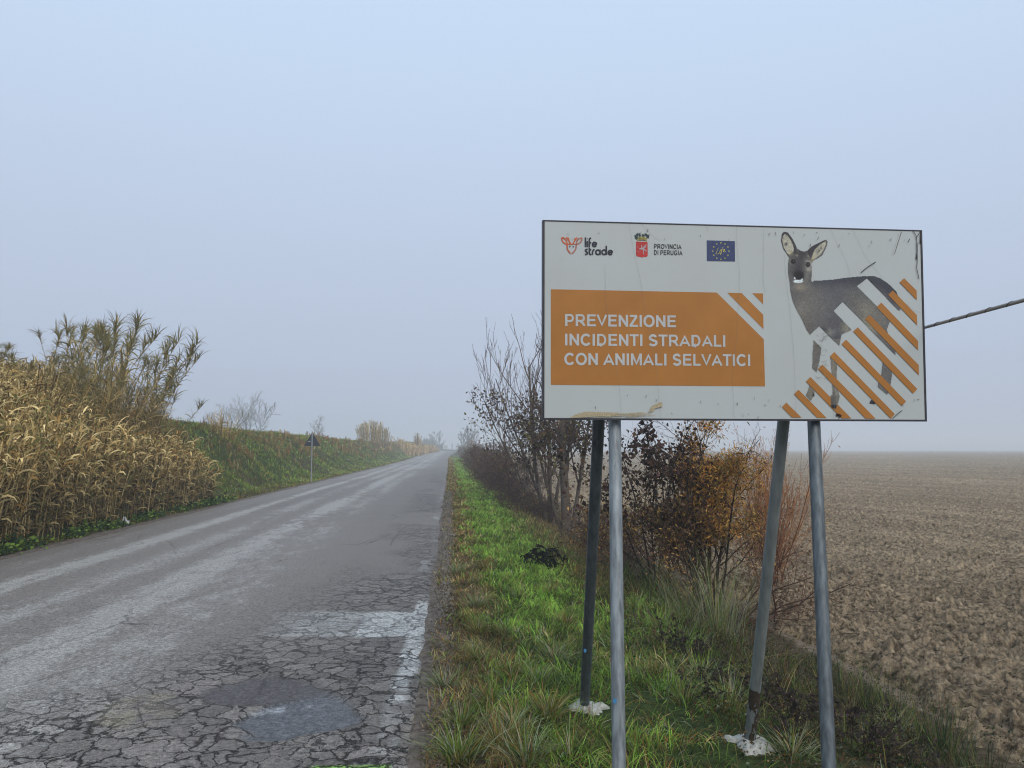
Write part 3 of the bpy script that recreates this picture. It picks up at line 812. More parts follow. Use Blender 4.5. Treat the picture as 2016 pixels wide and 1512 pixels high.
    o2 = mesh('deer_hoof_picture', V[used] + np.array(PN) * .0024, rm[Q5], mat=m_, cols=cl.reshape(-1, 3)[used]); under(o2)
build_deer()

# hairline cracks, scuffs, mud and the torn film at the corner
CRK = [[(1237, 437), (1243, 470), (1262, 560), (1275, 640), (1290, 720), (1297, 790), (1300, 822)], [(1190, 520), (1193, 600), (1206, 680), (1218, 760), (1224, 822)], [(1392, 445), (1392, 455)], [(1448, 449), (1455, 540), (1452, 640), (1442, 740), (1444, 822)],
       [(1543, 500), (1553, 600), (1562, 690), (1566, 790), (1566, 825)], [(1634, 450), (1645, 475), (1664, 510), (1674, 543)], [(1679, 452), (1700, 500), (1738, 550)], [(1503, 450), (1503, 560), (1506, 575)], [(1785, 600), (1800, 612), (1815, 617)], [(1645, 700), (1643, 780), (1640, 825)], [(1260, 438), (1290, 470), (1302, 475)]]
def wob(L, amp, seed):
    rr = np.random.default_rng(seed); L = np.array(L, float)
    seg = np.r_[0, np.cumsum(np.linalg.norm(np.diff(L, axis=0), axis=1))]; n = max(3, int(seg[-1] / 9)); s = np.linspace(0, seg[-1], n)
    P = np.stack([np.interp(s, seg, L[:, 0]), np.interp(s, seg, L[:, 1])], 1) + rr.normal(0, amp, (n, 2)); return [tuple(p) for p in P]
strokes('hairline_cracks', [wob(L, .6, i) for i, L in enumerate(CRK)], .0050, plain('crack grime', (.26, .26, .24), .8, .1), .26)
strokes('torn_film', [{'w': 1.3, 'p': wob([(1797, 455), (1804, 466), (1805, 500), (1804, 530), (1808, 550)], .5, 40)}, {'w': 1.2, 'p': wob([(1812, 455), (1804, 467)], .3, 41)}, {'w': 2.0, 'p': wob([(1804, 478), (1804, 512)], .6, 42)}, {'w': 1.6, 'p': wob([(1811, 460), (1811, 480)], .6, 43)},
                      {'w': .9, 'p': [(1774, 456), (1760, 500)]}, {'w': 1.2, 'p': wob([(1790, 470), (1787, 478)], .4, 46)}], .0053, plain('grime line', (.05, .045, .04), .8, .1), 1)
rng = np.random.default_rng(9)
sc_ = []
for i in range(46):
    x = rng.uniform(1080, 1810); top = rng.random() < .5
    y = (rng.uniform(445, 470) + (x - 1070) * .022) if top else rng.uniform(770, 820)
    L = rng.uniform(1, 6); sc_.append({'w': rng.uniform(.5, 1.2), 'p': [(x, y), (x + rng.normal(0, 1), y + L * .5), (x + rng.normal(0, 1.5), y + L)]})
for i in range(26):
    x = 1600 + rng.uniform(0, 26); y = 655 + rng.uniform(0, 95); sc_.append({'w': .4, 'p': [(x, y), (x + rng.uniform(3, 9), y + rng.uniform(-4, 5)), (x + rng.uniform(6, 12), y + rng.uniform(-4, 5))]})
strokes('scuffs', sc_, .0056, plain('scuff grime', (.14, .13, .11), .8, .1), .8)
_mr = np.random.default_rng(12); _ms = []
for k_ in range(34):
    f_ = k_ / 33; x0_ = 1122 + 26 * f_ + _mr.uniform(-2, 2); y0_ = 823 - 1.5 * f_; h_ = 13 * (1 - f_ * .85)
    L_ = [(x0_, y0_), (x0_ + 12, y0_ - h_ * .55), (x0_ + 28, y0_ - h_ * .9)]
    x_ = x0_ + 28
    for q_ in range(_mr.integers(2, 6)): x_ += _mr.uniform(9, 16); L_.append((x_, y0_ - h_ * .95 + q_ * .5 * (1 - f_)))
    _ms.append({'w': _mr.uniform(.5, 1.3), 'p': L_})
for k_ in range(14):
    x0_ = _mr.uniform(1170, 1240); y0_ = _mr.uniform(815, 822); _ms.append({'w': .6, 'p': [(x0_, y0_), (x0_ + 25, y0_ - 1.5), (x0_ + _mr.uniform(35, 60), y0_ - 4)]})
for k_ in range(12):
    f_ = k_ / 11; _ms.append({'w': .9, 'p': [(1277 + 8 * f_, 811 - 1 * f_), (1283 + 5 * f_, 800 + 4 * f_), (1296 + 3 * f_, 793 + 8 * f_), (1303, 792 + 9 * f_)]})
strokes('mud_smears', _ms, .0059, plain('dried mud', (.44, .38, .26), .9, .1, 200, .4), 1)
M_WETG = plain('wet grass blade', (.03, .05, .03), .6, .3)
strokes('stuck_grass_blade', [{'w': 1.7, 'p': [(1694, 537), (1706, 527), (1723, 516)]}], .0066, M_WETG, 1)
strokes('stuck_grass_blade', [{'w': 1.4, 'p': [(1756, 824), (1768, 813), (1775, 808)]}], .0066, M_WETG, 1)
strokes('corrosion_spot', [{'w': 5, 'p': wob([(1644, 818), (1650, 817), (1655, 820)], .5, 3)}], .0062, plain('rust hole', (.035, .02, .015), .9, .1), 1)
strokes('scratched_stalk', [{'w': .7, 'p': [(1771, 457), (1758, 501)]}], .0062, plain('pale straw', (.75, .74, .7), .8, .1), 1)

# legs: straight tubes pinned behind the sheet, feet in the ground
def tube_obj(name, a, b, r, mat, parent, n=20, slot=True):
    a = np.array(a, float); b = np.array(b, float)
    K = 24; t = np.linspace(0, 1, K)[:, None]; P = (a * (1 - t) + b * t)[None]
    V, Q, _ = tubes(P, np.full((1, K), r), n)
    V = V.reshape(K, n, 3)
    if slot:      # folded groove that these posts have down one side
        c = P[0][:, None, :]
        k = int(n * .16); V[:, k] = c[:, 0] + (V[:, k] - c[:, 0]) * .72
    top = [list(range(n))]; 
    me = mesh(name, V.reshape(-1, 3), quads=Q, mat=mat, smooth=True)
    o = me
    if parent is bill: under(o)
    return o
def on_ray(px, py, depth):
    """the point on the sight line of a photo pixel at world distance Y = depth"""
    r = ray(px, py); return Vector((0, 0, CAM_Z)) + r * (depth / r.y)
def ground_hit(px, py):
    r = ray(px, py); z = -.05
    for _ in range(12):
        t = (z - CAM_Z) / r.z; z = float(HT(r.x * t, r.y * t))
    return r.y * t
YF1, YF2 = ground_hit(1150.5, 1393), ground_hit(1475, 1466)
def along(py, y0, d0, y1, d1, f_=None):
    t = (py - y0) / (y1 - y0); return 1 / ((1 - t) / d0 + t / d1)
def leg(px1, py1, d1, px2, py2, d2, mat):
    a = on_ray(px1, py1, d1); b = on_ray(px2, py2, d2); d = (a - b).normalized()
    # run up behind the sheet, stopping where it would meet the back of it
    up_ = .70
    for k_ in range(70):
        q_ = a + d * (k_ * .01)
        if (q_ - PO).dot(PN) > -.062: up_ = k_ * .01; break
    top = a + d * up_
    zg = float(HT(b.x, b.y)) - .12
    bot = b + d * ((zg - b.z) / d.z) if b.z > zg else b
    return tube_obj('leg', bot, top, .0322, mat, bill), bot
la, _ = leg(1210, 826, 3.885, 1218.5, 1510, 3.62, M_GALV)
lb, _ = leg(1602, 826, 3.885, 1632, 1510, 3.52, M_GALVD)
lc, fc = leg(1179, 826, 4.02, 1150.5, 1393, YF1, plain('dark strut', (.085, .105, .12), .5, .5, 5, .3, .3, stretch=(6, 6, .5)))
ld, fd = leg(1543, 826, 4.02, 1475, 1466, YF2, plain('muddy strut', (.20, .225, .23), .55, .4, 5, .25, .3, stretch=(6, 6, .5)))
la['label'] = 'light grey front leg'; lb['label'] = 'blue grey front leg'; lc['label'] = 'dark rear strut'; ld['label'] = 'rear strut muddy at its foot'
# mud dried on the foot of the rear strut
def sleeve(name, px1, py1, d1, px2, py2, d2, mat, r=.0332, seed=1):
    a = np.array(on_ray(px1, py1, d1)); b = np.array(on_ray(px2, py2, d2)); K = 30; n = 40
    t = np.linspace(0, 1, K)[:, None]; P = (a * (1 - t) + b * t)[None]
    V, Q, _ = tubes(P, np.full((1, K), r), n)
    nz = fbm(np.tile(np.arange(n - 0), K)[: len(Q)] * 1.0, np.repeat(np.arange(K), n)[: len(Q)] * 1.0, 6, seed)
    gr = np.repeat(np.arange(K - 1), n) / (K - 1)
    Q = Q[nz[:len(Q)] > .60 - .28 * sst(.25, .0, np.abs(gr - .12)) - .12 * gr]
    o = mesh(name, V, quads=Q, mat=mat); return under(o)
sleeve('dried_mud', 1487, 1355, along(1355, 826, 4.02, 1466, YF2), 1475.5, 1462, along(1462, 826, 4.02, 1466, YF2), plain('wet mud', (.05, .038, .028), .8, .2, 60, .4))
def dot(px, py, d):
    c = np.array(on_ray(px, py, d)); n = 10; th = np.arange(n) / n * 6.283
    V = c + np.stack([np.cos(th) * .009, np.full(n, 0.), np.sin(th) * .012], 1); me = bpy.data.meshes.new('paint_mark'); me.from_pydata([tuple(v) for v in V], [], [list(range(n))]); me.materials.append(plain('blue paint mark', (.06, .25, .5), .6, .3))
    o = bpy.data.objects.new('paint_mark', me); COL.objects.link(o); under(o)
dot(1210.5, 1380, 3.635); dot(1152, 1281, along(1281, 826, 4.02, 1393, YF1) - .045)
# concrete poured round the rear feet
M_CONC = plain('fresh concrete', (.40, .40, .37), .9, .2, 50, .35, bump=.7)
def footing(cx, cyy, rx, ry, seed, tilt=0):
    n = 72; rr = 22; th = np.arange(n) / n * 2 * PI; V = []; 
    z0 = float(HT(cx, cyy)) + .012
    out = 1 + .7 * (fbm(np.cos(th) * 2 + 9, np.sin(th) * 2 + 9, 1.0, seed) - .5) * 2 + .18 * (fbm(np.cos(th) * 8 + 9, np.sin(th) * 8 + 9, 1.0, seed + 1) - .5)
    for k in range(rr):
        f = k / (rr - 1); x = cx + np.cos(th) * rx * out * f; y = cyy + np.sin(th) * ry * out * f
        z = HT(x, y, False) * 0 + z0 + .022 * (1 - f ** 3) - .035 * f ** 5 + (fbm(x, y, .05, seed + 2) - .5) * .05 * (1 - .5 * f) + tilt * (x - cx)
        V.append(np.stack([x, y, z], 1))
    V = np.concatenate(V); Q = []
    for k in range(rr - 1):
        for i in range(n): j = (i + 1) % n; Q.append((k * n + i, k * n + j, (k + 1) * n + j, (k + 1) * n + i))
    o = mesh('concrete_footing', V, quads=Q, mat=M_CONC, smooth=True); return under(o)
footing(on_ray(1152, 1393, YF1).x, YF1, .115, .12, 70)
footing(on_ray(1483, 1466, YF2).x, YF2, .16, .14, 75, -.10)

# stay cable lashed behind the board
ca = on_ray(1816, 646, 3.95); cb = on_ray(2016, 591, 2.85); dv = (cb - ca)
stay = empty('stay_cable', tuple(ca - dv * .12), 'thin grey cable with a spiral black lashing running up from behind the board', 'cable')
bpy.context.view_layer.update()
K = 60; t = np.linspace(-.12, 2.2, K)[:, None]; P = np.array(ca)[None] + t * np.array(dv)[None]
V, Q, _ = tubes(P[None], np.full((1, K), .0080), 10)
o = mesh('cable_core', V, quads=Q, mat=plain('grey cable sheath', (.27, .255, .24), .5, .4), smooth=True); o.parent = stay; o.matrix_parent_inverse = stay.matrix_world.inverted()
K = 900; t = np.linspace(-.12, 2.2, K); dn = np.array(dv.normalized()); a_ = nrm(np.cross(dn, [0, 0, 1.])); b_ = np.cross(a_, dn)
ph = t * 5.6 * 2 * PI; ph = ph + .9 * np.sin(ph)
P = np.array(ca)[None] + t[:, None] * np.array(dv)[None] + .0086 * (np.cos(ph)[:, None] * a_ + np.sin(ph)[:, None] * b_)
V, Q, _ = tubes(P[None], np.full((1, K), .0016), 5)
o = mesh('lashing_wire', V, quads=Q, mat=M_BLACK); o.parent = stay; o.matrix_parent_inverse = stay.matrix_world.inverted()

# ------------------------------------------------------------------ grass
def blades(rng, X, Y, Z, L, W, C, lean=.35, bend=.6, K=4, az=None, zvar=True):
    N = len(X)
    a = rng.uniform(0, 2 * PI, N) if az is None else az
    le = np.abs(rng.normal(0, lean, N)) + .05
    t = np.linspace(0, 1, K)[None, :]
    ang = le[:, None] + bend * rng.uniform(.3, 1.6, N)[:, None] * t ** 1.3
    ds = (L / (K - 1))[:, None]
    hx = np.cumsum(np.sin(ang) * ds, 1) - np.sin(ang[:, :1]) * ds; hz = np.cumsum(np.cos(ang) * ds, 1) - np.cos(ang[:, :1]) * ds
    P = np.stack([X[:, None] + hx * np.cos(a)[:, None], Y[:, None] + hx * np.sin(a)[:, None], Z[:, None] + hz], -1)
    sa = a + PI / 2 + rng.normal(0, .5, N)
    S = np.stack([np.cos(sa), np.sin(sa), np.zeros(N)], 1)
    Wt = W[:, None] * np.array([.8, 1.0, .75, .08] if K == 4 else ([.9, .8, .08] if K == 3 else list(np.linspace(1, .1, K))))[None, :]
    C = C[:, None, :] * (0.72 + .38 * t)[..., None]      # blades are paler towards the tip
    return ribbons(P, S, Wt, C)

PAL = {k: np.array(v) for k, v in dict(bright=(.29, .49, .075), green=(.165, .265, .042), dark=(.040, .075, .026), olive=(.24, .22, .060), straw=(.50, .38, .18), brown=(.20, .125, .058), rust=(.33, .165, .055), grey=(.36, .40, .27)).items()}
def pick(rng, N, names, w):
    w = np.asarray(w, float)
    if w.ndim == 1: w = np.repeat(w[None], N, 0)
    w = w / w.sum(1, keepdims=True); cw = np.cumsum(w, 1); r = rng.random(N)[:, None]
    idx = np.minimum((r > cw).sum(1), len(names) - 1)
    c = np.stack([PAL[n] for n in names])[idx]
    return c * rng.uniform(.7, 1.3, (N, 1)) * rng.uniform(.93, 1.07, (N, 3))

def verge_grass():
    rng = np.random.default_rng(100)
    parts = []
    # scatter along the road: denser near
    N = 270000
    Y = np.exp(rng.uniform(math.log(2.4), math.log(130), N)) ; 
    X = -.2 + rng.uniform(-.05, 3.7, N)
    e_ = X + .2
    n1 = fbm(X, Y, .45, 201); n2 = fbm(X, Y, 1.6, 202); n3 = fbm(X, Y, .16, 203)
    edge = .0 + .16 * (n2 - .4)
    p = sst(edge, edge + .14, e_) * np.where(Y < 9, sst(2.7, 1.8, e_ + (n2 - .5) * 1.2), sst(3.7, 2.4, e_ + (n2 - .5) * 1.4))
    p *= sst(.22, .5, n3 + .25 * n1) * (.45 + .55 * sst(2.3, 1.5, e_))
    bare = np.exp(-(((X - .95) / .40) ** 2 + ((Y - YF1 + .15) / .35) ** 2)) + np.exp(-(((X - 1.25) / .5) ** 2 + ((Y - 4.0) / .28) ** 2)) + np.exp(-(((X - 1.85) / .42) ** 2 + ((Y - YF2 + .12) / .3) ** 2)) + .8 * sst(.62, .72, fbm(X, Y, .9, 208)) * sst(.9, 1.4, X) * sst(8, 6, Y)
    p *= 1 - .88 * np.clip(bare, 0, 1)
    keep = rng.random(N) < p
    keep &= ~((e_ > 1.9) & (n1 < .44) & (rng.random(N) < .7))
    X, Y, e_, n1, n2, bare = (a[keep] for a in (X, Y, e_, n1, n2, bare)); N = len(X)
    near = sst(9, 5, Y); roadside = sst(.85, .25, e_ + (n1 - .5) * .7)
    vivid = sst(.40, .95, e_ + (n1 - .5) + .35 * near * 0) * sst(2.7, 1.9, e_ + (n1 - .5)) * (1 - .2 * near) * sst(3.2, 4.8, Y + 1.2 * (n1 - .5))
    w_ = np.stack([5.5 * vivid * sst(.25, .55, n2), 1.4 + vivid, .6 + .5 * near + 1.2 * sst(2, 2.8, e_), .9 + .6 * roadside, .3 + 1.4 * roadside + .35 * near, .2 + 4.2 * roadside + .8 * sst(.5, .65, n1) * near, .1 + 1.8 * roadside + 2.6 * bare, .25 * near + .1], 1)
    C = pick(rng, N, ['bright', 'green', 'dark', 'olive', 'straw', 'brown', 'rust', 'grey'], w_)
    C = C * (.62 + .76 * sst(.25, .75, fbm(X, Y, .22, 209, 2)))[:, None]
    d = Y
    L = (.055 + .075 * n1 + .05 * near * n2) * rng.uniform(.6, 1.5, N) * (1 + .25 * sst(10, 60, d)) * (1 - .35 * roadside)
    W = np.maximum(.0052, .00100 * d) * rng.uniform(.6, 1.3, N)
    L = np.maximum(L, W * 3)
    Z = HT(X, Y) - .01
    az = 2 * PI * vn(X, Y, .28, 207) * 1.8 + rng.normal(0, .65, N)
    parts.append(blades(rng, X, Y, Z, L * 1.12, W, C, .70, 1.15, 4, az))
    V, Q, CC = join(parts)
    tag(mesh('verge_grass', V, quads=Q, mat=M_GRASS, cols=CC, smooth=True), kind='stuff')
verge_grass()

def tuft_mesh(rng, n, L, W, names, w_, spread=.05, lean=.45, bend=.9, K=6, wind=None):
    r = np.abs(rng.normal(0, spread, n)); a = rng.uniform(0, 2 * PI, n)
    X = r * np.cos(a); Y = r * np.sin(a)
    az = a + rng.normal(0, .5, n)
    if wind is not None: az = np.where(rng.random(n) < .6, wind + rng.normal(0, .5, n), az)
    C = pick(rng, n, names, w_)
    return blades(rng, X, Y, np.full(n, -.02), L * rng.uniform(.5, 1.15, n), W * rng.uniform(.6, 1.2, n), C, lean, bend, K, az)

def tufts():
    """the coarse tussocks that stand out of the sward"""
    rng = np.random.default_rng(102)
    base = []
    for k in range(6):
        V, Q, C = tuft_mesh(rng, 210, .26, .0078, ['grey', 'green', 'olive', 'straw', 'dark', 'rust'], [[3.2, 2.2, 1.0, .9, .8, .3], [.5, 1.5, 1.4, 1.7, .8, 1.3], [1.0, 3.0, 1.0, .5, 1, .2]][k % 3], .045, .55, .9)
        me = mesh('grass_tussock', V, quads=Q, mat=M_GRASS, cols=C, smooth=True)
        base.append(me)
    spots = [(930, 1290), (945, 1300), (905, 1430), (1010, 1440), (985, 1475), (1120, 1490), (935, 1195), (1005, 1330), (1060, 1350), (875, 1355), (1110, 1230), (900, 1500), (1035, 1505), (1080, 1410), (965, 1385), (1560, 1490),
             (955, 1120), (1020, 1180), (900, 1130), (1085, 1165), (1300, 1240), (1380, 1340), (1290, 1330), (1345, 1385), (1440, 1390), (940, 1245), (995, 1250), (1090, 1300), (1400, 1240), (1700, 1490), (1760, 1440)]
    kinds = ['grey green', 'rusty', 'fresh green']
    for i, (px, py) in enumerate(spots):
        r = ray(px, py); z = -.05
        if px < 945: zone = 'on the brown edge strip beside the road edge line'
        elif px < 1145 and py > 1380: zone = 'in the corner below the left concrete footing'
        elif px < 1145: zone = 'on the verge between the road and the left sign legs'
        elif px < 1590 and py > 1360: zone = 'around the right hand concrete footing'
        elif px < 1590: zone = 'on the slope between the two pairs of sign legs'
        else: zone = 'right of the outermost sign leg'
        for _ in range(6):
            t = (z - CAM_Z) / r.z; x, y = r.x * t, r.y * t; z = float(HT(x, y))
        src = base[i % 6]
        o = src if i < 6 else src.copy()
        if i >= 6: COL.objects.link(o)
        o.location = (x, y, z); s_ = rng.uniform(.75, 1.15) * (1.0 if y < 6 else .85); o.scale = (s_, s_, s_ * rng.uniform(.8, 1.05)); o.rotation_euler = (0, 0, rng.uniform(0, 6.28))
        tag(o, 'coarse %s tussock %s' % (kinds[i % 3], zone), 'grass tussock', 'coarse grass tussocks on the verge')
tufts()

def rough_growth():
    """long matted grass, dead leaves and dark stalks on the slope down to the field"""
    rng = np.random.default_rng(103); parts = []
    N = 120000
    Y = np.exp(rng.uniform(math.log(2.6), math.log(90), N)); X = -.2 + rng.uniform(1.7, 5.0, N) ; e_ = X + .2
    n1 = fbm(X, Y, .6, 211); n2 = fbm(X, Y, 1.8, 212)
    outer = 4.05 + (n2 - .5) * 1.6
    p = sst(1.8, 2.5, e_ + (n2 - .5)) * sst(outer + .25, outer - .35, e_) * sst(.38, .56, n1)
    keep = rng.random(N) < p; X, Y, e_, n1, n2 = (a[keep] for a in (X, Y, e_, n1, n2)); N = len(X)
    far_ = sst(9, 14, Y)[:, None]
    w_ = np.array([.2, .7, 2.2, .7, .5, 2.0, .35, .5]) * (1 - far_) + np.array([.1, .5, .9, .7, .5, 2.4, .6, .4]) * far_
    C = pick(rng, N, ['bright', 'green', 'dark', 'olive', 'straw', 'brown', 'rust', 'grey'], w_)
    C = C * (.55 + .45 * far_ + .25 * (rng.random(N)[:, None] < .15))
    L = (.07 + .13 * n1) * rng.uniform(.5, 1.5, N); W = np.maximum(.0036, .0009 * Y) * rng.uniform(.6, 1.3, N); L = np.maximum(L, W * 4)
    az = 2 * PI * vn(X, Y, .9, 217) * 1.5 + rng.normal(0, .7, N)
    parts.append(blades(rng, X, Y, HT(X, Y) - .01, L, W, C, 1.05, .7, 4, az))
    # dead leaves lying about
    N = 60000
    Y = np.exp(rng.uniform(math.log(2.8), math.log(60), N)); X = -.2 + rng.uniform(.9, 4.6, N); n = fbm(X, Y, .7, 213)
    n = fbm(X, Y, .6, 211); k = rng.random(N) < (.12 + sst(.56, .42, n)) * sst(1.2, 1.9, X + .4 * (n - .5)); X, Y = X[k], Y[k]
    C = pick(rng, len(X), ['brown', 'dark', 'grey', 'straw'], [2.5, 1.6, .35, .2]) * .55
    s_ = np.maximum(.020, .0016 * Y)
    parts.append(leaves(rng, np.stack([X, Y, HT(X, Y) + rng.uniform(.0, .11, len(X))], 1), s_, C, .6, .7))
    V, Q, CC = join(parts)
    tag(mesh('slope_undergrowth', V, quads=Q, mat=M_GRASS, cols=CC, smooth=True), kind='stuff')
rough_growth()

def litter_and_gravel():
    rng = np.random.default_rng(104)
    N = 5000; Y = np.exp(rng.uniform(math.log(2.5), math.log(30), N)); X = -.2 + rng.normal(.14, .055, N)
    s_ = np.maximum(.004, .0011 * Y) * rng.uniform(.6, 2.0, N)
    C = np.array([.12, .105, .09]) * rng.uniform(.5, 1.7, (N, 1))
    Z = np.maximum(HT(X, Y), .0) + .0
    V = []; 
    P = np.stack([X, Y, Z], 1)
    oc = np.array([[1, 0, 0], [0, 1, 0], [-1, 0, 0], [0, -1, 0], [0, 0, .8]])
    VV = P[:, None, :] + oc[None] * s_[:, None, None] * rng.uniform(.6, 1.3, (N, 5, 1))
    T = (np.arange(N) * 5)[:, None, None] + np.array([[0, 1, 4], [1, 2, 4], [2, 3, 4], [3, 0, 4]])[None]
    tag(mesh('edge_gravel', VV.reshape(-1, 3), tris=T.reshape(-1, 3), mat=M_WOOD, cols=np.repeat(C, 5, 0)), kind='stuff')
    # broken stalks on the ploughed land
    N = 420; Y = np.exp(rng.uniform(math.log(4), math.log(45), N)); X = rng.uniform(4.2, 4.2 + Y * .9)
    a = rng.normal(0, .7, N); L = rng.uniform(.04, .22, N); t = np.linspace(-.5, .5, 3)
    P = np.stack([X[:, None] + np.cos(a)[:, None] * L[:, None] * t, Y[:, None] + np.sin(a)[:, None] * L[:, None] * t, np.full((N, 3), -.53) + rng.normal(0, .012, (N, 1))], -1)
    V, Q, CC = tubes(P, np.repeat(np.maximum(.003, .0003 * Y)[:, None], 3, 1), 4, np.where(rng.random(N)[:, None] < .82, np.array([[.035, .03, .028]]), np.array([[.35, .31, .24]])))
    tag(mesh('broken_stalk_litter', V, quads=Q, mat=M_WOOD, cols=CC), kind='stuff')
litter_and_gravel()

# ------------------------------------------------------------------ left bank cover
def bank_cover():
    rng = np.random.default_rng(110); parts = []
    N = 230000
    Y = np.exp(rng.uniform(math.log(9), math.log(275), N)); d = rng.uniform(.25, 9.5, N) * 1.0
    d = np.where(rng.random(N) < .8, rng.uniform(.2, 6.2, N), d)
    X = -6.6 + xc(Y) - d
    n1 = fbm(X, Y, 1.2, 221); n2 = fbm(X, Y, 4.0, 222); n3 = fbm(X, Y, .5, 223)
    keep = rng.random(N) < sst(.15, .5, n3) * sst(.15, .5, d); X, Y, d, n1, n2, n3 = (a[keep] for a in (X, Y, d, n1, n2, n3)); N = len(X)
    upper = sst(3.3, 4.4, d + (n1 - .5) * 1.5); foot = sst(1.3, .5, d + (n1 - .5))
    orange = upper * sst(.42, .56, n1) * sst(6.5, 5.2, d)
    C0_ = 1
    w_ = np.stack([2.0 * sst(.3, .6, n2) + 1.2 * sst(4.6, 5.6, d), 3.4 + 0 * d, 1.0 + sst(.5, .35, n1), .8 + 0 * d, .25 + .3 * foot, .35 + 2.0 * foot + .5 * orange, .1 + 2.0 * orange + .2 * foot, .2 + .9 * sst(2.4, 1.2, d) * sst(.5, .6, n2)], 1)
    C = pick(rng, N, ['bright', 'green', 'dark', 'olive', 'straw', 'brown', 'rust', 'grey'], w_)
    C = C * np.array([1.12, 1.0, .80]) * (.6 + .8 * sst(.2, .8, fbm(X, Y, .6, 229, 2)))[:, None]
    L = (.10 + .16 * n1 + .08 * orange) * (1 - .35 * sst(4, 5.5, d)) * rng.uniform(.5, 1.4, N) * (1 - .4 * foot); W = np.maximum(.008, .00085 * Y) * rng.uniform(.6, 1.4, N); L = np.maximum(L, W * 2.2)
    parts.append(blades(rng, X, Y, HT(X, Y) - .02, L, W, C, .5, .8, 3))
    # broad-leaved weeds as little rosettes
    N = 26000; Y = np.exp(rng.uniform(math.log(9), math.log(120), N)); d = rng.uniform(.5, 5.5, N); X = -6.6 + xc(Y) - d
    n = fbm(X, Y, .9, 225); k = rng.random(N) < sst(.5, .65, n); X, Y, d = X[k], Y[k], d[k]
    C = pick(rng, len(X), ['green', 'grey', 'dark', 'bright'], [2.4, 1.0, 1.5, .6])
    parts.append(leaves(rng, np.stack([X, Y, HT(X, Y) + rng.uniform(.02, .16, len(X))], 1), np.maximum(.07, .0018 * Y), C, .5, .6))
    V, Q, CC = join(parts)
    tag(mesh('bank_grass', V, quads=Q, mat=M_GRASS, cols=CC, smooth=True), kind='stuff')
    # dry orange docks on the upper slope
    parts = []; N = 1900
    Y = np.exp(rng.uniform(math.log(24), math.log(190), N)); d = rng.uniform(2.4, 4.6, N); X = -6.6 + xc(Y) - d
    n = fbm(X, Y, 1.3, 226); k = rng.random(N) < sst(.42, .6, n); X, Y = X[k], Y[k]; N = len(X); Z = HT(X, Y)
    H = rng.uniform(.22, .55, N); a = rng.uniform(0, 6.28, N); t = np.linspace(0, 1, 4)
    P = np.stack([X[:, None] + np.cos(a)[:, None] * H[:, None] * .15 * t, Y[:, None] + np.sin(a)[:, None] * H[:, None] * .15 * t, Z[:, None] + H[:, None] * t], -1)
    C = pick(rng, N, ['rust', 'straw', 'olive', 'brown'], [2.2, .7, 1.6, 1]) * .85
    parts.append(tubes(P, np.repeat(np.maximum(.006, .00030 * Y)[:, None], 4, 1), 3, C))
    M = 16
    tt = rng.uniform(.35, 1.0, (N, M)); PP = np.stack([np.interp(tt.ravel(), t, t), tt.ravel()], 1)
    base = P[:, :1, :] + (P[:, -1:, :] - P[:, :1, :]) * tt[..., None] + rng.normal(0, .035, (N, M, 3))
    parts.append(leaves(rng, base.reshape(-1, 3), np.repeat(np.maximum(.05, .0016 * Y), M), np.repeat(C * 1.25, M, 0), .2, .5))
    V, Q, CC = join(parts)
    tag(mesh('dry_dock_weeds', V, quads=Q, mat=M_LEAF, cols=CC), kind='stuff')
bank_cover()

# ------------------------------------------------------------------ reeds
def reed_leaves(rng, base, L, W, C, up=.6, droop=1.6, K=5, az=None):
    """long arching leaves starting at base points"""
    N = len(base); a = rng.uniform(0, 2 * PI, N) if az is None else az
    th0 = up + rng.normal(0, .25, N)
    t = np.linspace(0, 1, K)
    ang = th0[:, None] + (droop * rng.uniform(.4, 1.5, N))[:, None] * t[None] ** 1.4
    ds = (L / (K - 1))[:, None]
    hx = np.cumsum(np.sin(ang) * ds, 1) - np.sin(ang[:, :1]) * ds; hz = np.cumsum(np.cos(ang) * ds, 1) - np.cos(ang[:, :1]) * ds
    P = base[:, None, :] + np.stack([hx * np.cos(a)[:, None], hx * np.sin(a)[:, None], hz], -1)
    tw = rng.normal(0, .7, N)
    S = nrm(np.stack([-np.sin(a) * np.cos(tw), np.cos(a) * np.cos(tw), np.sin(tw)], 1))
    prof = np.interp(t, [0, .25, .6, 1], [.75, 1, .8, .05])
    return ribbons(P, S, W[:, None] * prof[None], C)

RC = np.array([[.82, .64, .31], [.60, .44, .18], [.34, .225, .08], [.12, .085, .035], [.52, .30, .08], [.21, .21, .065]])
def rcol(rng, N, w):
    w = np.array(w, float); w /= w.sum()
    return RC[rng.choice(len(RC), N, p=w)] * rng.uniform(.7, 1.25, (N, 1))

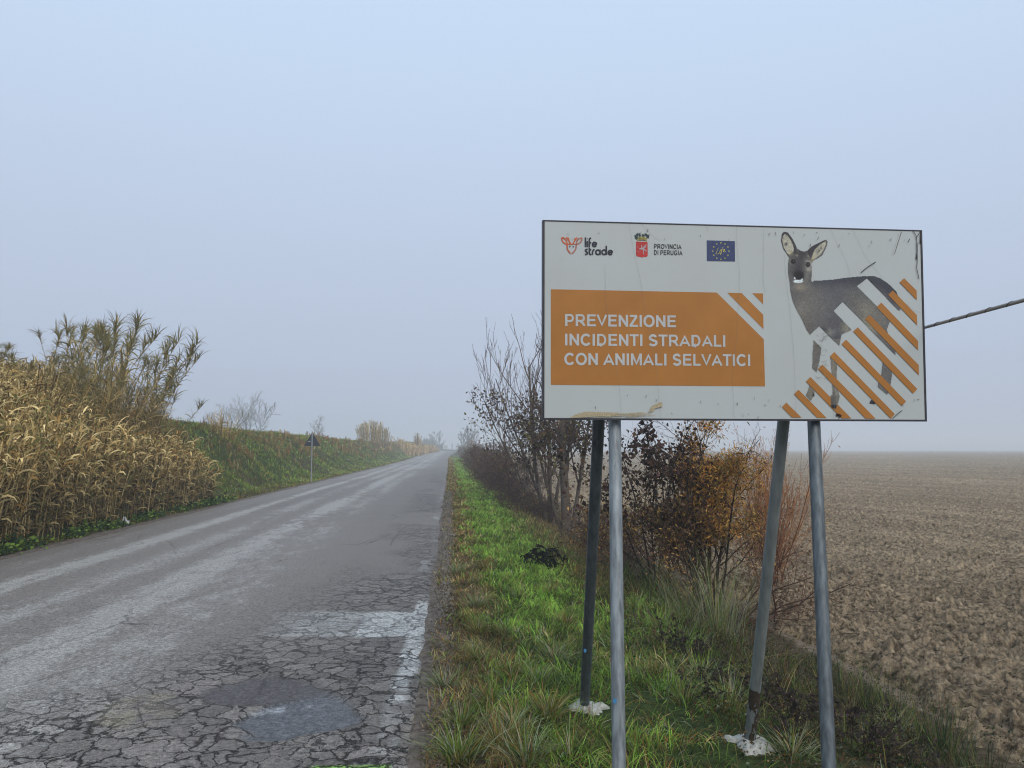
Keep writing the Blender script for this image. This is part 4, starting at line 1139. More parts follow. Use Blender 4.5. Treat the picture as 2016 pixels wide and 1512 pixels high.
def reed_bed():
    rng = np.random.default_rng(120); parts = []
    N = 4600
    Y = rng.uniform(7.5, 24.6, N); d = .55 + 6.2 * rng.random(N) ** 1.25
    X = -6.6 - d
    edge = sst(24.6, 23.4, Y + (fbm(X, Y, 1.2, 231) - .5) * 2 + .22 * (d - 1))
    k = rng.random(N) < edge; X, Y, d = X[k], Y[k], d[k]; N = len(X)
    Z = HT(X, Y)
    H = (2.30 - .036 * (Y - 12)) * rng.uniform(.72, 1.08, N) * (1 - .50 * sst(1.2, 4.6, d) * sst(26, 15, Y) - .26 * sst(1.5, 5, d)) * (1 - .35 * sst(.9, .4, d))
    H = H * (1 - .25 * sst(22.4, 24.5, Y))
    a = rng.normal(.2, 1.0, N); ln = rng.uniform(.04, .22, N)
    K = 6; t = np.linspace(0, 1, K)
    P = np.stack([X[:, None] + (np.cos(a) * ln * H)[:, None] * t ** 1.6, Y[:, None] + (np.sin(a) * ln * H)[:, None] * t ** 1.6, Z[:, None] + H[:, None] * t * .98], -1)
    C = rcol(rng, N, [2, 3, 2, 1.5, .6, .8])
    parts.append(tubes(P, np.full((N, K), .009) * np.linspace(1.1, .5, K)[None], 4, C))
    M = 16
    tt = rng.uniform(.10, 1.0, (N, M)); idx = np.repeat(np.arange(N), M); tf = tt.ravel()
    base = np.stack([X[idx] + (np.cos(a) * ln * H)[idx] * tf ** 1.6, Y[idx] + (np.sin(a) * ln * H)[idx] * tf ** 1.6, Z[idx] + H[idx] * tf * .98], 1)
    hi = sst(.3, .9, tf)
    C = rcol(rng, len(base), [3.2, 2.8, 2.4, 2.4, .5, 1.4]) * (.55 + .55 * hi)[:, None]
    az = rng.normal(-.4, 1.5, len(base))
    L = rng.uniform(.20, .46, len(base)) * (.8 + .3 * rng.random(len(base))); W = rng.uniform(.020, .046, len(base))
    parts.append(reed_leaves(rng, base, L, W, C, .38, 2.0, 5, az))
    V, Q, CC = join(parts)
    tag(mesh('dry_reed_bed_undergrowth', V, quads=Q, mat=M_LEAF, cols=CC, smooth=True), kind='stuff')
reed_bed()

def giant_reeds():
    rng = np.random.default_rng(121)
    protos = []
    for k in range(8):
        H = 3.6; K = 12; t = np.linspace(0, 1, K); a = rng.uniform(-.5, .5); ln = rng.uniform(.18, .42)
        P = np.stack([np.cos(a) * ln * H * t ** 1.9 + .03 * np.sin(t * 7 + k), np.sin(a) * ln * H * t ** 1.9, H * t * (1 - .05 * ln)], -1)[None]
        root = empty('giant_reed')
        V, Q, C = tubes(P, .012 * np.linspace(1.2, .35, K)[None], 5, np.array([[.22, .17, .085]]))
        st = mesh('stem', V, quads=Q, mat=M_LEAF, cols=C, smooth=True, parent=root)
        N = 66; tf = np.sort(rng.uniform(.12, 1.0, N)) ** .75
        bx = np.stack([np.interp(tf, t, P[0, :, j]) for j in range(3)], 1)
        az = np.where(np.arange(N) % 2 == 0, .15, PI + .15) + rng.normal(0, .55, N)
        hi = sst(.5, .72, tf)
        C = np.array([.24, .205, .07])[None] * hi[:, None] * rng.uniform(.6, 1.5, (N, 1)) + rcol(rng, N, [1, 3, 3, 2, 1, 1]) * (1 - hi)[:, None] * .8
        C = np.where((rng.random(N) < .45)[:, None], rcol(rng, N, [1, 2, 2, 1, 0, 1]), C)
        L = rng.uniform(.32, .58, N) * (1 - .15 * hi); W = rng.uniform(.018, .036, N)
        V, Q, CC = reed_leaves(rng, bx, L, W, C, .45, 1.15, 5, az)
        lv = mesh('leaves', V, quads=Q, mat=M_LEAF, cols=CC, smooth=True, parent=root)
        parts_top = []
        N = 26; tf = rng.uniform(.93, 1.0, N); bx = np.stack([np.interp(tf, t, P[0, :, j]) for j in range(3)], 1)
        C = np.array([.20, .175, .06]) * rng.uniform(.6, 1.5, (N, 1))
        V, Q, CC = reed_leaves(rng, bx, rng.uniform(.28, .48, N), rng.uniform(.014, .024, N), C, .3, .7, 4)
        mesh('leaf_tuft', V, quads=Q, mat=M_LEAF, cols=CC, smooth=True, parent=root)
        protos.append(root)
    prof_x = [-120, -60, 0, 25, 45, 70, 88, 115, 150, 180, 222, 255, 285, 310, 325]
    prof_y = [670, 680, 700, 730, 690, 705, 670, 635, 645, 660, 640, 655, 670, 700, 735]
    dens = np.interp(np.linspace(-120, 325, 400), prof_x, [.5, .6, 1.3, 1.1, 1.2, 1, .9, 1, 1, 1.0, 1.6, 1.3, 1.2, 1.1, 1.0]); cdf = np.cumsum(dens) / dens.sum()
    n = 0; labels = 'tall green topped giant reed leaning out above the dry reed bed'
    for i in range(150):
        px = float(np.interp(rng.random(), cdf, np.linspace(-120, 325, 400)))
        Y = rng.uniform(18.5, 25.5)
        x = xat(px, Y)
        if x > -8.2: Y = 8.6 / (887 - px) * 1514; x = xat(px, Y)
        if Y > 27: continue
        top = np.interp(px, prof_x, prof_y) + abs(rng.normal(0, 1)) * 24
        if rng.random() < .35: top += rng.uniform(30, 110)
        ztop = 1.6 + (885 - top) / 1514 * Y
        z = float(HT(x, Y)); H = ztop - z
        if H < 1.2: continue
        src = protos[i % 8]
        o = src.copy(); COL.objects.link(o)
        for ch in src.children:
            c = ch.copy(); COL.objects.link(c); c.parent = o
        n += 1; s_ = H / 3.6 / .98
        o.location = (x - .25 * s_, Y, z - .05); o.scale = (max(.8, s_ * .9),) * 2 + (s_,); o.rotation_euler = (0, 0, rng.normal(0, .7) + (PI if rng.random() < .16 else 0))
        where = 'at the left edge of the photo' if px < 60 else ('in the left part of the stand' if px < 165 else ('in the dense middle of the stand' if px < 300 else 'at the right hand end of the stand'))
        tag(o, 'tall giant reed above the dry reed bed, ' + where, 'reed', 'tall giant reeds above the reed bed')
    for src in protos:
        for ch in list(src.children): bpy.data.objects.remove(ch)
        bpy.data.objects.remove(src)
    # the taller half-dry thatch between them
    N = 1300; Y = rng.uniform(14, 25.5, N); d = rng.uniform(1.8, 6.6, N); X = -6.6 - d; ok = X / Y > -1.0
    px = 887 + X / Y * 1514
    ok = (px > -150) & (px < 330); X, Y, d, px = X[ok], Y[ok], d[ok], px[ok]; N = len(X); Z = HT(X, Y)
    top = np.interp(px, prof_x, prof_y) + 60 + 110 * rng.random(N) ** .6; H = np.clip(1.6 + (885 - top) / 1514 * Y - Z, .8, 3.2)
    K = 6; t = np.linspace(0, 1, K); a = rng.normal(0, .8, N); ln = rng.uniform(.05, .3, N)
    P = np.stack([X[:, None] + (np.cos(a) * ln * H)[:, None] * t ** 1.7, Y[:, None] + (np.sin(a) * ln * H)[:, None] * t ** 1.7, Z[:, None] + H[:, None] * t], -1)
    parts = [tubes(P, np.full((N, K), .009), 4, rcol(rng, N, [1, 3, 3, 2, 1, 1]) * .8)]
    M = 12; idx = np.repeat(np.arange(N), M); tf = rng.uniform(.25, 1, N * M)
    base = np.stack([X[idx] + (np.cos(a) * ln * H)[idx] * tf ** 1.7, Y[idx] + (np.sin(a) * ln * H)[idx] * tf ** 1.7, Z[idx] + H[idx] * tf], 1)
    C = rcol(rng, len(base), [1.4, 2.6, 2.2, 1.6, 1.0, 2.4]) * .9
    parts.append(reed_leaves(rng, base, rng.uniform(.22, .45, len(base)), rng.uniform(.012, .026, len(base)), C, .5, 1.5, 4))
    V, Q, CC = join(parts)
    tag(mesh('half_dry_reed_undergrowth', V, quads=Q, mat=M_LEAF, cols=CC, smooth=True), kind='stuff')
giant_reeds()

def reed_clump(px, Y, wide, H, n, label, cols, group=None, deep=None, lean=.15, leafy=9, ybot=None):
    rng = np.random.default_rng(int(px * 7 + Y)); deep = deep or wide
    x0 = xat(px, Y); z0 = float(HT(x0, Y))
    root = empty('reed_clump', (x0, Y, z0), label, 'reed clump', group)
    r = rng.random(n) ** .6; th = rng.uniform(0, 6.28, n); X = r * np.cos(th) * wide / 2; Yy = r * np.sin(th) * deep / 2
    Z = HT(X + x0, Yy + Y) - z0 - .05; h = H * (1 - .35 * r ** 2) * rng.uniform(.75, 1.08, n)
    K = 5; t = np.linspace(0, 1, K); a = th + rng.normal(0, .6, n); ln = rng.uniform(.02, lean * 2, n)
    P = np.stack([X[:, None] + (np.cos(a) * ln * h)[:, None] * t ** 1.6, Yy[:, None] + (np.sin(a) * ln * h)[:, None] * t ** 1.6, Z[:, None] + h[:, None] * t], -1)
    cw = rcol(rng, n, cols); rad = max(.010, .00022 * Y)
    V, Q, C = tubes(P, np.full((n, K), rad), 3, cw); mesh('stems', V, quads=Q, mat=M_LEAF, cols=C, parent=root)
    idx = np.repeat(np.arange(n), leafy); tf = rng.uniform(.2, 1, n * leafy)
    base = np.stack([X[idx] + (np.cos(a) * ln * h)[idx] * tf ** 1.6, Yy[idx] + (np.sin(a) * ln * h)[idx] * tf ** 1.6, Z[idx] + h[idx] * tf], 1)
    V, Q, C = reed_leaves(rng, base, rng.uniform(.2, .42, len(base)), np.full(len(base), max(.022, .0007 * Y)), rcol(rng, len(base), cols), .4, 1.2, 3)
    mesh('leaves', V, quads=Q, mat=M_LEAF, cols=C, parent=root)
    V, Q, C = reed_leaves(rng, P[:, -1], rng.uniform(.25, .4, n), np.full(n, max(.03, .0011 * Y)), cw * .8, .1, .4, 3)
    mesh('seed_heads', V, quads=Q, mat=M_LEAF, cols=C, parent=root)
reed_clump(441, 36, .85, 1.25, 26, 'small straggly straw coloured reed clump on the bank crest beside the faint bare tree', [1, 3, 2, 1, 1, 1], lean=.4)
reed_clump(738, 120, 5.2, 3.2, 240, 'broad pale reed clump with plumes on the bank crest midway along the road', [2, 3, 1.5, .5, .2, 1.5], leafy=6)
for px, Y, wd, H, n in [(800, 150, 3.4, 2.6, 130), (817, 165, 3.2, 2.4, 120), (832, 185, 3.4, 2.3, 120), (843, 205, 3.4, 2.2, 110), (852, 228, 3.4, 2.0, 100)]:
    reed_clump(px, Y, wd, H, n, 'dry orange tan reed clump in the far patch where the bank meets the bend', [2.2, 2, .8, .2, 2.2, .1], 'orange reed clumps at the far bend', deep=9, leafy=7)
reed_clump(821, 168, 1.6, 4.9, 46, 'tall narrow reed clump with dark plumes rising from the orange reeds at the bend', [1, 2, 2, 1, 1, .6], leafy=5, lean=.04)

# low green weeds at the foot of the reeds, one plant each
def foot_weeds():
    rng = np.random.default_rng(125); proto = None
    for i in range(46):
        Y = 8.8 + 16 * rng.random(); x = -6.6 - rng.uniform(.35, .75); z = float(HT(x, Y))
        if proto is None:
            V, Q, C = leaves(rng, rng.normal(0, 1, (150, 3)) * np.array([.14, .16, .05]) + np.array([0, 0, .09]), .085, pick(rng, 150, ['dark', 'green'], [1.6, 1]), .4, .7)
            V2, Q2, C2 = tuft_mesh(rng, 40, .16, .008, ['dark', 'green'], [1, 1], .1)
            V, Q, C = join([(V, Q, C), (V2, Q2, C2)])
            proto = mesh('leafy_weed', V, quads=Q, mat=M_GRASS, cols=C); o = proto
        else: o = proto.copy(); COL.objects.link(o)
        o.location = (x, Y, z); s_ = rng.uniform(.6, 1.25); o.scale = (s_, s_, s_); o.rotation_euler = (0, 0, rng.uniform(0, 6.28))
        tag(o, 'low dark green leafy weed at the foot of the reeds, ' + ('before the white litter scrap' if Y < 17 else 'beyond the white litter scrap'), 'weed', 'leafy weeds along the foot of the reeds')
foot_weeds()
def scrap():
    rng = np.random.default_rng(5); n = 7; g_ = np.linspace(-.5, .5, n); X, Y = np.meshgrid(g_, g_)
    x0, y0 = -6.95, 17.3; z0 = float(HT(x0, y0)) + .08
    V = np.stack([X * .14 + rng.normal(0, .02, X.shape), Y * .12 + rng.normal(0, .02, X.shape), rng.normal(0, .05, X.shape) + .06 * np.cos(X * 5)], -1)
    o = mesh('crumpled_paper', V, quads=grid_faces(n, n), mat=plain('white paper', (.5, .52, .52), .7, .2)); o.location = (x0, y0, z0)
    tag(o, 'scrap of crumpled white litter caught at the foot of the reeds', 'litter')
scrap()

# ------------------------------------------------------------------ trees and shrubs
def grow(rng, out, p, d, L, r, lvl, S, ends):
    K = 6; pts = [np.array(p)]; d = np.array(d, float); dirs = [d]
    for k in range(K - 1):
        d = d + rng.normal(0, S['wob'][lvl], 3) + np.array([0, 0, S['up'][lvl]]); d = d / np.linalg.norm(d)
        pts.append(pts[-1] + d * L / (K - 1)); dirs.append(d)
    pts = np.array(pts); rad = np.linspace(r, r * S['tip'][lvl], K)
    out[lvl].append((pts, rad))
    if lvl == len(S['n']):
        ends.append(pts); return
    n = S['n'][lvl]; n = max(1, int(round(n * rng.uniform(.75, 1.25))))
    if lvl >= S.get('leaf_from', 99): ends.append(pts)
    for i in range(n):
        t = S['t0'][lvl] + (1 - S['t0'][lvl]) * (i + rng.random()) / n; t = min(t, .99)
        f = t * (K - 1); j = int(f); q = pts[j] * (1 - f + j) + pts[min(j + 1, K - 1)] * (f - j)
        dd_ = dirs[j]; perp = np.cross(dd_, rng.normal(size=3)); perp /= np.linalg.norm(perp)
        an = R(S['ang'][lvl]) * rng.uniform(.6, 1.3)
        nd = dd_ * math.cos(an) + perp * math.sin(an)
        if S.get('flat'): nd = nd * np.array([1, .7, 1])
        grow(rng, out, q, nd / np.linalg.norm(nd), L * S['lr'][lvl] * rng.uniform(.65, 1.15) * (1 - .45 * t * S.get('taper', 1)), r * S['rr'][lvl] * (1 - .5 * t), lvl + 1, S, ends)

def woody(name, px, Y, label, cat, S, seed, stems, leaf=None, wood=(.09, .075, .06), group=None, twig=None, x=None, minr=0, z=None):
    """stems: list of (dx, dy, dir, length, radius). leaf: dict(n, size, cols, z0, z1, spread)"""
    rng = np.random.default_rng(seed)
    x0 = xat(px, Y) if x is None else x
    z0 = float(HT(x0, Y)) if z is None else z
    root = empty(name, (x0, Y, z0), label, cat, group)
    out = [[] for _ in range(len(S['n']) + 1)]; ends = []
    for (dx, dy, dr, L, r) in stems:
        dr = np.array(dr, float); grow(rng, out, (dx, dy, -.08), dr / np.linalg.norm(dr), L, r, 0, S, ends)
    wood = np.array(wood); twig = wood if twig is None else np.array(twig)
    main, fine = [], []
    for lv, lst in enumerate(out):
        if not lst: continue
        P = np.stack([a for a, b in lst]); Rr = np.stack([b for a, b in lst]); Rr = np.maximum(Rr, minr)
        c = wood if lv <= 0 else twig
        C = np.repeat(c[None], len(P), 0) * rng.uniform(.75, 1.25, (len(P), 1))
        (main if lv <= S.get('main', 0) else fine).append(tubes(P, Rr, [9, 6, 4, 3, 3][lv], C))
    big = name in ('tree', 'bare_tree')
    V, Q, C = join(main); mesh('trunk' if big else 'stems', V, quads=Q, mat=M_WOOD, cols=C, smooth=True, parent=root)
    if fine:
        V, Q, C = join(fine); mesh('branches', V, quads=Q, mat=M_TWIG, cols=C, smooth=True, parent=root)
    if leaf:
        for lf in (leaf if isinstance(leaf, list) else [leaf]):
            E_ = np.concatenate(ends)
            dens = E_[(E_[:, 2] > lf.get('z0', -9)) & (E_[:, 2] < lf.get('z1', 99))]
            if 'c' in lf:
                q = (dens - np.array(lf['c'])) / np.array(lf['r']); dens = dens[(q ** 2).sum(1) < 1]
            if not len(dens): continue
            n3 = fbm(dens[:, 0] * 1 + dens[:, 1], dens[:, 2], lf.get('clump', .35), seed)
            pr = sst(.35, .62, n3) + .03; idx = rng.choice(len(dens), lf['n'], p=pr / pr.sum())
            Pp = dens[idx] + rng.normal(0, lf.get('spread', .06), (lf['n'], 3))
            cc = np.array(lf['cols'], float); w = np.array(lf['w'], float); w /= w.sum()
            Cc = cc[rng.choice(len(cc), lf['n'], p=w)] * rng.uniform(.65, 1.35, (lf['n'], 1))
            V, Q, C = leaves(rng, Pp, lf['size'], Cc, .0, lf.get('asp', .6), lf.get('droop', .3))
            o = mesh(lf.get('name', 'foliage'), V, quads=Q, mat=M_LEAF, cols=C, parent=root)
            if lf.get('label'): o['label'] = lf['label']
    return root

BR = dict(dark=(.035, .026, .022), brown=(.13, .080, .050), red=(.19, .085, .045), ochre=(.52, .31, .08), orange=(.55, .23, .055), olive=(.17, .15, .05), plum=(.10, .058, .055), tan=(.32, .23, .14))
# A: the ochre shrub behind the board
SA = dict(n=[7, 6, 5], t0=[.2, .2, .2], ang=[38, 40, 45], lr=[.62, .55, .5], rr=[.5, .5, .5], wob=[.10, .14, .18, .2], up=[.04, .02, .0, 0], tip=[.4, .4, .4, .4], main=0, leaf_from=2)
rs = np.random.default_rng(1)
st = [(rs.normal(0, .14), rs.normal(0, .14), (rs.normal(0, .28), rs.normal(0, .22), 1), rs.uniform(1.9, 2.7), rs.uniform(.016, .032)) for _ in range(9)]
woody('shrub', 1400, 10.4, 'dense shrub with ochre orange and dark leaves between the two pairs of sign legs', 'shrub', SA, 300, st,
      [dict(n=13000, size=.070, cols=[BR['ochre'], BR['orange'], BR['olive'], BR['brown']], w=[3.4, 1.6, 1.0, 1.0], c=(.12, -.1, 1.95), r=(.58, .9, 1.05), asp=.20, spread=.07, droop=.5, name='ochre_leaves'),
       dict(n=7000, size=.055, cols=[BR['brown'], BR['ochre'], BR['red'], BR['olive']], w=[3, .8, 1.2, 1], z0=.5, z1=1.7, asp=.3, spread=.08, name='brown_leaves'),
       dict(n=2400, size=.060, cols=[BR['dark'], BR['plum'], BR['brown']], w=[3, 2, 1], c=(-.55, .2, 1.9), r=(.6, .9, 1.2), asp=.75, spread=.07, name='dark_leaves')],
      wood=(.055, .042, .035), twig=(.06, .04, .032))
# dark-leaved spray to its left
st = [(rs.normal(0, .1), rs.normal(0, .1), (-.10 + rs.normal(0, .18), rs.normal(0, .15), 1), rs.uniform(2.0, 2.5), .018) for _ in range(5)]
woody('shrub', 1300, 11.2, 'thin shrub hung with blackish drooping leaves just right of the left sign legs', 'shrub', SA, 301, st,
      [dict(n=1700, size=.075, cols=[BR['dark'], BR['plum'], BR['brown']], w=[3, 2, 2], z0=1.35, asp=.7, droop=.9, spread=.05, clump=.3), dict(n=5200, size=.055, cols=[BR['brown'], BR['red'], BR['ochre'], BR['olive']], w=[3, 1.2, 1.3, .8], z0=.25, z1=1.45, asp=.35, spread=.1, name='low_foliage')],
      wood=(.05, .04, .035), twig=(.055, .04, .034))
# osier with fine reddish whips
SO = dict(n=[12, 7], t0=[.12, .2], ang=[24, 26], lr=[.66, .5], rr=[.5, .55], wob=[.06, .06, .07], up=[.07, .10, .10], tip=[.35, .3, .3], main=0)
st = [(rs.normal(0, .12), rs.normal(0, .12), (rs.normal(-.02, .26), rs.normal(0, .3), 1), rs.uniform(1.3, 2.1), .010) for _ in range(15)]
woody('willow_shrub', 1512, 12.2, 'leafless willow shrub of fine reddish orange upright whips right of the ochre shrub', 'willow shrub', SO, 302, st,
      dict(n=500, size=.05, cols=[BR['ochre'], BR['orange']], w=[1, 1], asp=.25), wood=(.13, .065, .035), twig=(.38, .165, .07), minr=.0022)
SB = dict(n=[8, 6, 4], t0=[.12, .15, .2], ang=[48, 50, 45], lr=[.62, .6, .5], rr=[.5, .5, .6], wob=[.16, .18, .2, .2], up=[-.03, -.03, 0, 0], tip=[.4, .4, .4, .4], main=0, leaf_from=2)
st = [(rs.normal(0, .2), rs.normal(0, .2), (rs.normal(.5, .35), rs.normal(0, .3), .7), rs.uniform(1.1, 1.7), .012) for _ in range(9)]
woody('bramble', 1440, 9.9, 'tangle of bare dark arching stems at the field side foot of the ochre shrub', 'bramble', SB, 303, st, dict(n=700, size=.05, cols=[BR['brown'], BR['red']], w=[1, 1], asp=.4), wood=(.06, .035, .028), twig=(.10, .05, .035))

# B: the leafy multi-stemmed tree, C: the whippy tree leaning over the verge
ST_ = dict(n=[8, 6, 5], t0=[.25, .2, .2], ang=[34, 32, 30], lr=[.60, .60, .55], rr=[.48, .5, .5], wob=[.05, .07, .08, .09], up=[.05, .06, .07, .06], tip=[.35, .35, .35, .4], main=0, leaf_from=2)
st = [(-.05, 0, (-.04, 0, 1), 4.2, .15), (.08, .05, (.16, .1, 1), 3.4, .07), (-.12, .05, (-.30, .05, 1), 3.2, .06)]
woody('tree', 1118, 20.8, 'many stemmed hedge tree with dead brown leaves, its pale trunk left of the sign legs', 'tree', ST_, 310, st,
      [dict(n=3000, size=.095, cols=[BR['brown'], BR['dark'], BR['olive'], BR['plum']], w=[3, 2.4, 1.4, 1], z0=1.0, z1=3.3, asp=.6, spread=.12, clump=.5)], wood=(.10, .082, .068), twig=(.08, .058, .05), minr=.004)
ST2 = dict(n=[9, 5, 2], t0=[.22, .12, .2], ang=[32, 26, 22], lr=[.66, .70, .55], rr=[.42, .5, .55], wob=[.04, .05, .05, .06], up=[.05, .09, .12, .10], tip=[.3, .3, .3, .3], main=0, leaf_from=2)
st = [(0, 0, (-.22, -.05, 1), 4.9, .085), (.15, .1, (-.07, .05, 1), 5.3, .08), (-.1, 0, (-.55, -.1, 1), 4.2, .04), (.2, 0, (.12, 0, 1), 5.0, .06), (.1, .1, (-.38, .1, 1), 4.9, .045)]
woody('tree', 1074, 23.5, 'leaning tree with long bare whips rising left of the sign and brown leaves lower down', 'tree', ST2, 311, st,
      [dict(n=2100, size=.095, cols=[BR['brown'], BR['dark'], BR['olive'], BR['plum']], w=[2.4, 2.4, 1.3, 1], z0=1.0, z1=3.9, asp=.6, spread=.12, clump=.5)], wood=(.11, .088, .075), twig=(.14, .105, .085), minr=.0050)

# brambles along the ditch, each a thing
def brambles():
    rng = np.random.default_rng(330)
    items = [(1010, 26.5, 1.5, 'purplish brown bramble thicket sprawling left of the two hedge trees', .0), (1050, 22.4, 1.1, 'low brown bramble at the foot of the leaning whippy tree', .0), (985, 31, 1.9, 'dark twiggy thicket mixed with dead leaves beyond the leaning tree', .2),
             (1160, 18.0, .9, 'low brown bramble between the pale trunk and the left sign legs', 0), (962, 42, 2.1, 'dark hedge shrub third beyond the leaning tree', .3), (1225, 13.6, 1.0, 'rusty leaved bramble right behind the left sign legs', .0), (975, 36, 1.4, 'reddish low thicket spilling onto the far verge', 0),
             (951, 56, 1.8, 'dark hedge shrub beside the nearest tall fence post', .3), (944, 74, 1.9, 'brownish rounded hedge shrub below the fence posts', .3), (936, 98, 2.0, 'brown rounded hedge shrub far down the verge', .3), (931, 122, 2.2, 'grey brown hedge shrub far down the verge beside the bare tree', .3), (924, 165, 2.8, 'grey green hedge shrub at the end of the verge below the bare tree', .4)]
    for i, (px, Y, H, lab, dens) in enumerate(items):
        n = 12 if Y < 60 else 14
        S = dict(SB); S['up'] = [-.02, -.02, 0, 0] if dens == 0 else [.05, .03, 0, 0]
        if Y > 30: S['n'] = [8, 5, 4]
        wd = .45 if dens else .8
        st = [(rng.normal(0, .25 * H * .6), rng.normal(0, .4 * H * .6), (rng.normal(0, wd), rng.normal(0, wd), 1), H * rng.uniform(.8, 1.15), .014) for _ in range(n)]
        cc = [BR['brown'], BR['plum'], BR['olive'], BR['red']]; ww = [2, 2, 1, 1]
        if Y > 110: cc = [BR['brown'], BR['olive'], BR['tan']]; ww = [2, 2.4, 1]
        woody('bramble' if H < 1.7 else 'shrub', px, Y, lab, 'bramble' if H < 1.7 else 'shrub', S, 340 + i, st, dict(n=int(700 + 650 * H), size=max(.06, .0024 * Y), cols=cc, w=ww, asp=.5, spread=.10 + .001 * Y, clump=.4), wood=(.06, .045, .04), twig=(.085, .055, .05), minr=max(.003, .00016 * Y))
brambles()

# a band of dead brown stalks between grass and thicket
def ditch_litter():
    rng = np.random.default_rng(350); N = 26000
    Y = np.exp(rng.uniform(math.log(9), math.log(110), N)); X = rng.uniform(1.55, 3.6, N); n = fbm(X, Y, 1.2, 351)
    k = rng.random(N) < sst(.3, .5, n); X, Y = X[k], Y[k]; N = len(X)
    C = pick(rng, N, ['brown', 'dark', 'straw', 'olive'], [3, 1.2, .7, .6]) * .8
    V, Q, CC = blades(rng, X, Y, HT(X, Y), rng.uniform(.1, .42, N), np.maximum(.005, .0005 * Y), C, .8, .8, 3)
    tag(mesh('dead_stalk_undergrowth', V, quads=Q, mat=M_LEAF, cols=CC), kind='stuff')
ditch_litter()

# far bare trees standing in the mist
SF = dict(n=[9, 6, 5], t0=[.22, .2, .2], ang=[42, 34, 30], lr=[.66, .62, .6], rr=[.5, .5, .5], wob=[.05, .07, .08, .08], up=[.02, .05, .05, .05], tip=[.3, .35, .35, .4], main=0)
SW = dict(SF); SW['n'] = [10, 7, 4]; SW['ang'] = [52, 36, 32]; SW['lr'] = [.85, .62, .6]; SW['t0'] = [.3, .2, .2]
woody('bare_tree', 486, 175, 'wide crowned bare tree faint in the mist behind the left bank', 'tree', SW, 400, [(0, 0, (.02, 0, 1), 9.8, .30), (.4, 0, (.36, 0, 1), 9.4, .2), (-.4, 0, (-.40, .1, 1), 9.4, .2)], wood=(.18, .165, .16), minr=.026)
woody('bare_tree', 628, 200, 'small thin bare tree peeping over the bank behind the triangular sign', 'tree', SF, 401, [(0, 0, (0, 0, 1), 7.4, .16)], wood=(.16, .14, .13), minr=.022)
SG = dict(SF); SG['ang'] = [26, 24, 22]; SG['up'] = [.03, .08, .10, .1]
woody('bare_tree', 920, 215, 'bare upright tree standing at the right side of the far bend', 'tree', SG, 402, [(0, 0, (0, 0, 1), 6.6, .18), (.2, 0, (.2, 0, 1), 5.8, .12), (-.2, 0, (-.28, 0, 1), 5.4, .12)], wood=(.09, .08, .075), minr=.030)
woody('bare_tree', 858, 330, 'greyish bare tree dim in the mist left of the far bend', 'tree', SF, 403, [(0, 0, (0, 0, 1), 7.0, .2), (.8, 0, (.3, 0, 1), 6.0, .15), (-.8, 0, (-.3, 0, 1), 6.4, .15)], wood=(.10, .10, .10), minr=.035)
for i, (px, Y, H) in enumerate([(843, 345, 4.6), (853, 350, 3.8), (862, 345, 3.2), (868, 352, 2.6), (836, 350, 5.6)]):
    woody('shrub', px, Y, 'blurred blue grey shrub in the mist behind the orange reeds', 'shrub', SB, 410 + i, [(rs.normal(0, 1), rs.normal(0, 1), (rs.normal(0, .4), rs.normal(0, .4), 1), H * .9, .05) for _ in range(12)],
          dict(n=2500, size=.5, cols=[BR['olive'], (.05, .06, .05)], w=[1, 2], asp=.7, spread=.4), group='misty shrubs left of the far bend', minr=.03, z=.6)

